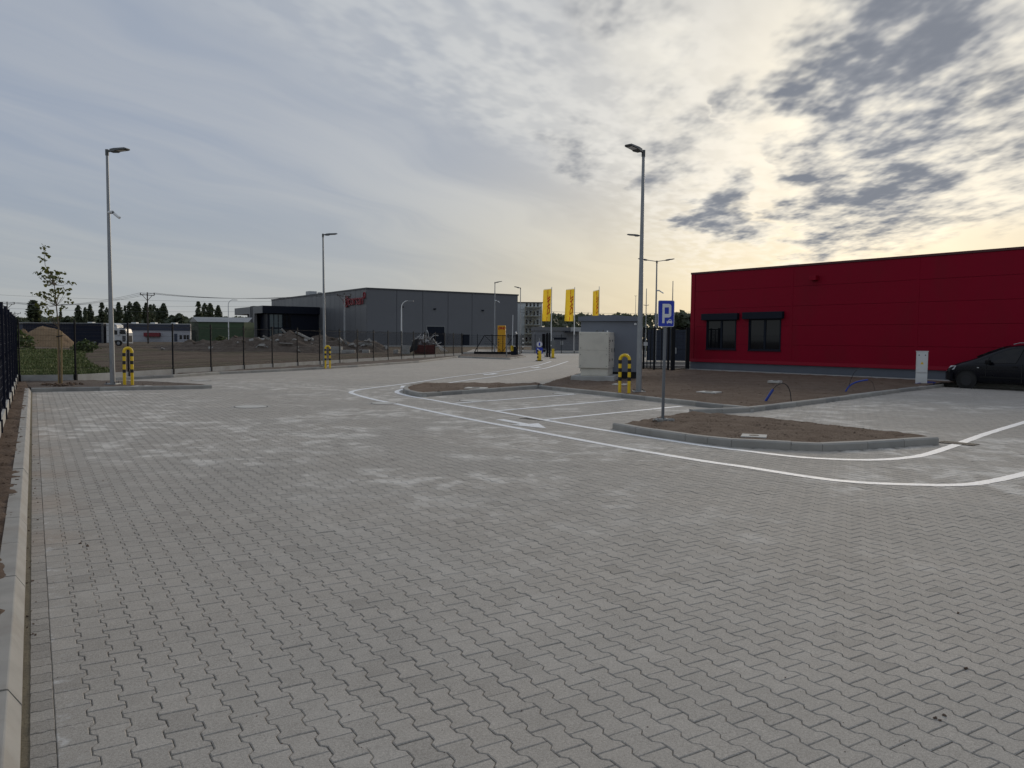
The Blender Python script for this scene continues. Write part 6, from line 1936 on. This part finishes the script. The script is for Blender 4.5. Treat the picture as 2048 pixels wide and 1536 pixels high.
def heaps():
    rg = 'rubble heaps beyond the fence'
    for px, py, Y, wpx, ypk, seed, pk, ch, lab, sl in ((425, 703, 92, 95, 674, 1, 3, 6, 'low brown earth heap left of the dark office', ()), (500, 705, 90, 85, 668, 2, 3, 12, 'brown rubble heap with scattered stones under the office slab', ((.5, -.2, 1.6, .5, .2, .4, .6),)),
                                                       (575, 707, 88, 80, 664, 3, 3, 16, 'tall rubble heap with broken concrete slabs sticking out', ((-.35, -.1, 2.0, .5, .22, .3, .55), (-.05, 0, 1.5, .4, .2, .5, .8), (.3, .05, 2.4, .5, .22, .1, .45), (.1, -.6, 1.9, .5, .08, 0, .05))),
                                                       (652, 706, 90, 70, 668, 4, 2, 10, 'pointed rubble heap behind the second lamp post', ((.5, -.3, .9, .5, .25, .2, 1.1),)), (722, 704, 92, 62, 675, 5, 2, 14, 'pale rubble heap with white lumps near the hall corner', ((.2, -.5, 2.2, .6, .3, .1, .05),)), (355, 700, 104, 60, 686, 6, 2, 4, 'low mound of earth behind the white truck', ())):
        p = AT(px, py, Y); hz = ZAT(px, ypk, Y)
        heap('rubble_heap', lab, 'heap', p.x, p.y, wpx * 1.25 * Y / F_PX, 4.2, hz * 1.12, RUBBLE, seed, .34, False, ch, pk, rg, sl)
    p = AT(92, 697, 108); heap('sand_heap', 'tan sand heap behind the young maple', 'heap', p.x, p.y, 74 * 108 / F_PX, 4, ZAT(90, 653, 108) * 1.06, SANDM, 9, .16, True, 0, 3)
    # stacked concrete blocks
    for i, (px, py, w, h, lab) in enumerate(((672, 706, 24, 13, 'pale concrete block row left of the rubble'), (697, 704, 26, 7, 'long low concrete block on the field'), (732, 703, 14, 8, 'short concrete block right of the rubble'), (793, 702, 10, 9, 'single concrete block near the red skip'), (811, 701, 17, 18, 'grey crate stack left of the red skip'))):
        Y = 84 - i; p = AT(px, py, Y)
        t = thing('concrete_block', lab, 'block', (p.x, p.y, 0), R(random.uniform(-8, 8)), 'concrete blocks on the field')
        W, H = w * Y / F_PX, h * Y / F_PX + .1
        MB().box(-W / 2, W / 2, -.4, .4, -.1, H).build('block_body', CONC, t, bevel=.03); MB().box(-W * .2, W * .2, -.41, -.38, H * .3, H * .6).build('recess', KERB, t)
    # skip with scrap
    Y = 82; p = AT(849, 709.5, Y)
    SK = M('skip_rust_red', (.14, .035, .028), .7, var=.25, scale=1.4, dirt=(.08, .03, .02), dirt_amt=.5)
    t = thing('waste_skip', 'rusty red skip heaped with white scrap profiles', 'skip', (p.x, p.y, 0), R(6))
    W = 42 * Y / F_PX; H = 19 * Y / F_PX
    o = W / 2
    V = [(-o * .96, -.8, .08), (o * .96, -.8, .08), (o * .96, .9, .08), (-o * .96, .9, .08), (-o, -.95, H), (o, -.95, H), (o, 1.05, H), (-o, 1.05, H)]
    MB().add(V, [(3, 2, 1, 0), (0, 1, 5, 4), (1, 2, 6, 5), (2, 3, 7, 6), (3, 0, 4, 7), (4, 5, 6, 7)]).build('body', SK, t)
    for z in (H * .35, H * .7): MB().box(-o - .01, o + .01, -.97, -.86, z, z + .06).build('rib', SK, t)
    MB().box(-o - .05, o + .05, -1.0, -.9, H - .02, H + .1).build('top_rim', SK, t)
    rnd = random.Random(8)
    sc = thing('scrap_pile', 'tangled white plastic and cable scrap heaped in the red skip', 'scrap', (p.x, p.y, H), R(6))
    WT = M('scrap_white', (.55, .55, .54), .6, var=.15); GT = M('scrap_grey', (.2, .18, .17), .7, var=.3); DK = M('scrap_black', (.02, .02, .022), .7)
    for k in range(46):
        a = Vector((rnd.uniform(-o * .95, o * .8), rnd.uniform(-.8, .6), rnd.uniform(.05, .95))); d = Vector((rnd.gauss(0, 1), rnd.gauss(0, .5), rnd.gauss(.05, .5))).normalized() * rnd.uniform(.3, .9)
        MB().tube(smooth_path([a, a + d * .5 + Vector((0, 0, rnd.uniform(-.15, .25))), a + d], 4), rnd.uniform(.02, .055), 6).build('profile', rnd.choice((WT, WT, WT, GT)), sc)
    for k in range(10):
        mb = MB(); mb.obox(Matrix.Translation((rnd.uniform(-o * .8, o * .8), rnd.uniform(-.6, .6), rnd.uniform(.1, .6))) @ Matrix.Rotation(rnd.uniform(0, 6), 4, 'Z') @ Matrix.Rotation(rnd.uniform(-.7, .7), 4, 'X'), .7, .5, .3); mb.build('sack', rnd.choice((GT, WT, GT)), sc, bevel=.08)
    for k in range(4): MB().bar((o * .8, -.6 + .2 * k, .75 - .1 * k), (o * 1.6 + .2 * k, -.9, -.55), .05).build('long_strip', WT, sc)
    MB().add([(-o * 1.05, -1.0, .6), (-o * .5, -1.02, .7), (-o * .7, -1.03, -.4), (-o * 1.45, -1.0, -.75)], [(0, 1, 2, 3)]).build('black_film', DK, sc)
    sc.children[-1].modifiers.new('solid', 'SOLIDIFY').thickness = .05


heaps()


# ------------------------------------------------------------------ utility poles and wires
def utility():
    WOOD = M('pole_wood', (.075, .06, .05), .85, var=.2); WIRE = M('wire_grey', (.10, .10, .105), .6)
    rec = []
    for px, yt, Y, W, lab in ((296.5, 588, 190, 3.2, 'utility pole with braced crossarm right of the poplar row'), (16.5, 606, 230, 4.0, 'utility pole with braced crossarm at the left picture edge'), (31.5, 625.5, 330, 4.4, 'smaller far utility pole near the left picture edge'), (689, 590, 170, 2.8, 'utility pole in front of the hall lettering')):
        p = AT(px, 690, Y); H = ZAT(px, yt, Y)
        t = thing('utility_pole', lab, 'utility pole', (p.x, p.y, 0), R(5), 'utility poles')
        MB().tube([(0, 0, 0), (0, 0, H)], [.2, .14], 8).build('pole', WOOD if Y != 170 else GALV, t, smooth=True)
        MB().bar((-W / 2, 0, H - .15), (W / 2, 0, H - .35), .16).build('crossarm', WOOD, t)
        for s in (-1, 1):
            MB().bar((0, 0, H - 1.6), (s * W * .36, 0, H - .3), .1).build('brace', WOOD, t)
            MB().tube([(s * W / 2, 0, H - .25), (s * W / 2, 0, H + .25)], .12, 6).build('insulator', WOOD, t)
        MB().tube([(0, 0, H), (0, 0, H + .4)], .12, 6).build('insulator', WOOD, t)
        rec.append((p.x, p.y, H, W))

    def wire(a, b, sag, lab):
        a, b = Vector(a), Vector(b); pts = []
        for k in range(17):
            s = k / 16; q = a.lerp(b, s); q.z -= sag * 4 * s * (1 - s); pts.append(q)
        tag(MB().tube(pts, .03, 4).build('power_line', WIRE), lab, 'power line', 'overhead power lines')
    x, y, H, W = rec[0]; nm = ('left', 'middle', 'right')
    for i, s in enumerate((-.5, 0, .5)):
        wire((x + s * W, y, H + .3), (rec[1][0] + s * W, rec[1][1], rec[1][2] + .3), 1.8, 'overhead wire from the %s insulator of the pole by the poplars running left' % nm[i])
        wire((x + s * W, y, H + .3), (rec[3][0] + s * W, rec[3][1], rec[3][2] + .3), 1.2, 'overhead wire from the %s insulator of the pole by the poplars to the hall' % nm[i])
    for i, (ya, yb) in enumerate(((583, 597), (598, 606), (611, 616))):
        wire(AT(-120, ya, 260), AT(555, yb + 6, 300), 1.0, ('highest', 'middle', 'lowest')[i] + ' of three long thin wires crossing the sky over the poplars')
    for i, (ya, yb) in enumerate(((619, 622), (624.5, 627))):
        wire(AT(1040, ya, 200), AT(1420, yb, 200), .8, ('upper', 'lower')[i] + ' thin wire passing behind the yellow banners')


utility()


# ------------------------------------------------------------------ minivan
CARP = M('car_paint_navy', (0.0035, 0.0042, 0.008), 0.25, var=.05, coat=.12, spec=.2)
CARG = glass_mat('car_glass', (0.006, 0.007, 0.010), .03); CARG.node_tree.nodes['Principled BSDF'].inputs['Specular IOR Level'].default_value = 0.3


def minivan():
    fw = G(1932, 777); dirv = (RE * .82 + Vector((.42, -.91)) * .18).normalized()      # towards the tail (right, nearer)
    ang = math.atan2(dirv.y, dirv.x)
    # local x: from nose to tail, y: +-.9 (the side seen is the one facing the camera), z up
    H = 1.74; Wd = .90
    side = Vector((dirv.y, -dirv.x))
    if side.y > 0: side = -side                 # towards the camera
    c0 = Vector(fw) - side * Wd - dirv * .92
    t = thing('minivan', 'dark navy minivan parked nose left beside the red warehouse', 'car', (c0.x, c0.y, 0), ang)
    sy = 1 if (Vector((-dirv.y, dirv.x)).dot(side) > 0) else -1
    # stations: x, sill z, belt z, roof z, half width at sill, at belt, at roof
    st = [(0.0, .36, .62, .66, .52, .56, .50), (.06, .26, .68, .76, .70, .72, .60), (.25, .22, .78, .88, .82, .83, .66), (.55, .22, .88, 1.01, .87, .88, .72), (.92, .22, .92, 1.12, .89, .90, .73), (1.25, .22, .94, 1.25, .90, .90, .70),
          (1.65, .22, .95, 1.43, .90, .90, .66), (2.05, .22, .96, 1.59, .90, .90, .645), (2.35, .22, .965, 1.665, .90, .90, .64), (2.8, .22, .97, 1.70, .90, .90, .645), (3.3, .22, .975, 1.72, .90, .90, .65), (3.9, .23, .98, 1.71, .89, .90, .65), (4.3, .26, .99, 1.66, .87, .88, .63), (4.5, .30, 1.0, 1.52, .82, .84, .60), (4.6, .36, .98, 1.25, .74, .78, .58)]
    rows = []
    for x, zs, zb, zr, ws, wb, wr in st:
        cr = [(0, zs - .03), (ws * .7, zs - .02), (ws, zs + .05), (max(ws, wb) + .012, (zs + zb) / 2), (wb + .005, zb - .05), (wb, zb)]
        zz = max(zr, zb + .03)
        cr += [(wb + (wr - wb) * .55, zb + (zz - zb) * .5), (wr + .02, zz - .07 * (1 if zz - zb > .2 else .3)), (wr * .8, zz - .01), (wr * .4, zz + .012), (0, zz + .018)]
        rows.append([(x, y, z) for y, z in cr] + [(x, -y, z) for y, z in cr[-2:0:-1]])
    m_ = len(rows[0]); V = [v for r in rows for v in r]; Fs = []
    for i in range(len(rows) - 1):
        for k in range(m_): Fs.append((i * m_ + k, (i + 1) * m_ + k, (i + 1) * m_ + (k + 1) % m_, i * m_ + (k + 1) % m_))
    Fs.append(tuple(range(m_))); Fs.append(tuple((len(rows) - 1) * m_ + k for k in range(m_ - 1, -1, -1)))
    bm = bmesh.new(); me = bpy.data.meshes.new('body'); me.from_pydata(V, [], Fs); bm.from_mesh(me); bmesh.ops.recalc_face_normals(bm, faces=bm.faces); bm.to_mesh(me); bm.free(); me.shade_smooth()
    body = link('body', me, CARP, t); md = body.modifiers.new('sub', 'SUBSURF'); md.levels = 2; md.render_levels = 2

    def surf(x, z):                                # half width of the body at x, z
        for i in range(len(st) - 1):
            if st[i][0] <= x <= st[i + 1][0]:
                k = (x - st[i][0]) / (st[i + 1][0] - st[i][0]); s = [a + (b - a) * k for a, b in zip(st[i], st[i + 1])]; break
        _, zs, zb, zr, ws, wb, wr = s
        if z <= zb: return max(ws, wb) + .008
        return wb + (wr + .02 - wb) * min(1, (z - zb) / max(.05, zr - .07 - zb))

    def patch(name, pts, mat, off=.012, parent=t, both=True):
        for s in ((1, -1) if both else (sy,)):
            mb = MB(); n = len(pts)
            Vv = [(x, s * (surf(x, z) + off), z) for x, z in pts]
            cx = sum(p[0] for p in pts) / n; cz = sum(p[1] for p in pts) / n
            mb.add(Vv + [(cx, s * (surf(cx, cz) + off), cz)], [(i, (i + 1) % n, n) for i in range(n)])
            mb.build(name, mat, parent)
    patch('quarter_window', [(1.18, .985), (1.62, 1.0), (1.66, 1.22), (1.45, 1.13)], CARG)
    patch('front_side_window', [(1.74, 1.0), (2.3, 1.01), (2.62, 1.015), (2.72, 1.3), (2.80, 1.56), (2.45, 1.53), (2.1, 1.43), (1.78, 1.27)], CARG)
    patch('rear_side_window', [(2.90, 1.02), (3.35, 1.03), (3.85, 1.03), (3.86, 1.3), (3.82, 1.58), (3.4, 1.605), (2.95, 1.58)], CARG)
    patch('rear_quarter_window', [(3.98, 1.04), (4.38, 1.05), (4.28, 1.5), (3.96, 1.56)], CARG)
    # windscreen
    wv = []
    for x, w, z in ((1.22, .60, 1.21), (1.70, .56, 1.42), (2.12, .52, 1.585)): wv += [(x, -w, z - .02), (x, 0, z + .028), (x, w, z - .02)]
    MB().add(wv, [(0, 1, 4, 3), (1, 2, 5, 4), (3, 4, 7, 6), (4, 5, 8, 7)]).build('windscreen', CARG, t)
    HL = M('headlight_glass', (.55, .56, .57), .12, var=.08)
    for s in (1, -1):
        mb = MB(); mb.add([(.06, s * .50, .66), (.10, s * .74, .66), (.42, s * .885, .72), (.50, s * .87, .86), (.25, s * .76, .86), (.12, s * .55, .80)], [(0, 1, 2, 3, 4, 5)]); o = mb.build('headlight', HL, t); o.modifiers.new('solid', 'SOLIDIFY').thickness = .02
    BUM = M('bumper_black', (.010, .010, .011), .5, spec=0.12)
    for z0, z1, inset in ((.30, .60, .0),):
        V = []
        for x, y in ((.42, .90), (.2, .86), (.03, .70), (-.05, .4), (-.06, 0), (-.05, -.4), (.03, -.70), (.2, -.86), (.42, -.90)): V += [(x, y, z0), (x, y, z1)]
        MB().add(V, [(2 * i, 2 * i + 1, 2 * i + 3, 2 * i + 2) for i in range(8)]).build('bumper', CARP, t, smooth=True)
        t.children[-1].modifiers.new('solid', 'SOLIDIFY').thickness = .05
    for s in (1, -1):
        for x in (.92, 3.72):
            arch = [(x + .39 * math.cos(a), s * .913, .33 + .39 * math.sin(a)) for a in [math.pi * k / 14 for k in range(15)]]
            MB().tube(arch, .022, 6).build('wheel_arch', BUM, t)
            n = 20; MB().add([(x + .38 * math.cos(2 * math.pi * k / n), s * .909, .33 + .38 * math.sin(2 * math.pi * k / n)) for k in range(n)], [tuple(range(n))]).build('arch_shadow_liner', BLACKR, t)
            w = MB().tube([(x, s * .72, .315), (x, s * .90, .315), (x, s * .925, .315)], [.315, .315, .285], 28).build('wheel', BLACKR, t, smooth=True)
            rm = MB().tube([(x, s * .90, .315), (x, s * .932, .315)], .20, 20).build('rim', M('rim_dark', (.02, .02, .022), .5, metal=.2), w)
        mb = MB(); mb.obox(Matrix.Translation((1.72, s * 1.02, 1.03)), .16, .22, .16); mb.build('door_mirror', BUM, t, bevel=.04)
        MB().box(1.30, 1.37, s * .925 - .008, s * .925 + .008, .80, .825).build('side_indicator', LENS, t)
        for x in (2.52, 3.62): MB().box(x, x + .16, s * .925 - .012, s * .925 + .012, .86, .89).build('door_handle', BUM, t)
        MB().box(1.4, 3.3, s * .917 - .01, s * .917 + .012, .44, .50).build('rub_strip', BUM, t)
        MB().tube([(2.4, s * .60, 1.70), (2.6, s * .60, 1.755), (3.9, s * .60, 1.76), (4.1, s * .60, 1.71)], .016, 6).build('roof_rail', GALV, t)
        for x, zt in ((2.82, 1.62), (1.55, .98)): pass
        MB().box(2.83, 2.845, s * .914 - .004, s * .914 + .004, .3, .98).build('door_gap', BLACKT, t); MB().box(1.60, 1.612, s * .914 - .004, s * .914 + .004, .45, .98).build('door_gap', BLACKT, t)
    MB().box(.0, .02, -.26, .26, .40, .50).build('number_plate', WHITE, t)
    t.children[-1].location = (-.075, 0, 0)


minivan()


# ------------------------------------------------------------------ crumbs of soil and grit on the paving
def debris():
    rnd = random.Random(17); mb = MB()
    spots = [(160, 1088, .016), (175, 1093, .02), (1931, 1337, .014), (1916, 1227, .015), (1870, 1437, .012), (1880, 1441, .010), (1889, 1432, .012), (64, 958, .014), (70, 977, .012), (206, 962, .012), (76, 1005, .01), (600, 1250, .008), (1117, 1195, .009)]
    for _ in range(60): spots.append((rnd.uniform(52, 78), 800 + 500 * rnd.random() ** 1.5, rnd.uniform(.004, .012)))
    for _ in range(70): spots.append((rnd.uniform(100, 2040), 860 + 660 * rnd.random(), rnd.uniform(.002, .006)))
    for px, py, r in spots:
        r *= .55
        p = G(px, py)
        Mx = Matrix.Translation((p.x, p.y, r * .35)) @ Matrix.Rotation(rnd.uniform(0, 6), 4, 'Z') @ Matrix.Rotation(rnd.uniform(-.6, .6), 4, 'X') @ Matrix.Rotation(rnd.uniform(-.6, .6), 4, 'Y')
        b = MB().obox(Mx, r * rnd.uniform(1.6, 2.8), r * rnd.uniform(1.2, 2), r * 1.1)
        mb.add([tuple(c + rnd.gauss(0, r * .15) for c in v) for v in b.V], b.F)
    tag(mb.build('soil_crumbs', SOIL), 'scattered dark crumbs of soil lying on the paving', 'soil', kind='stuff')


debris()
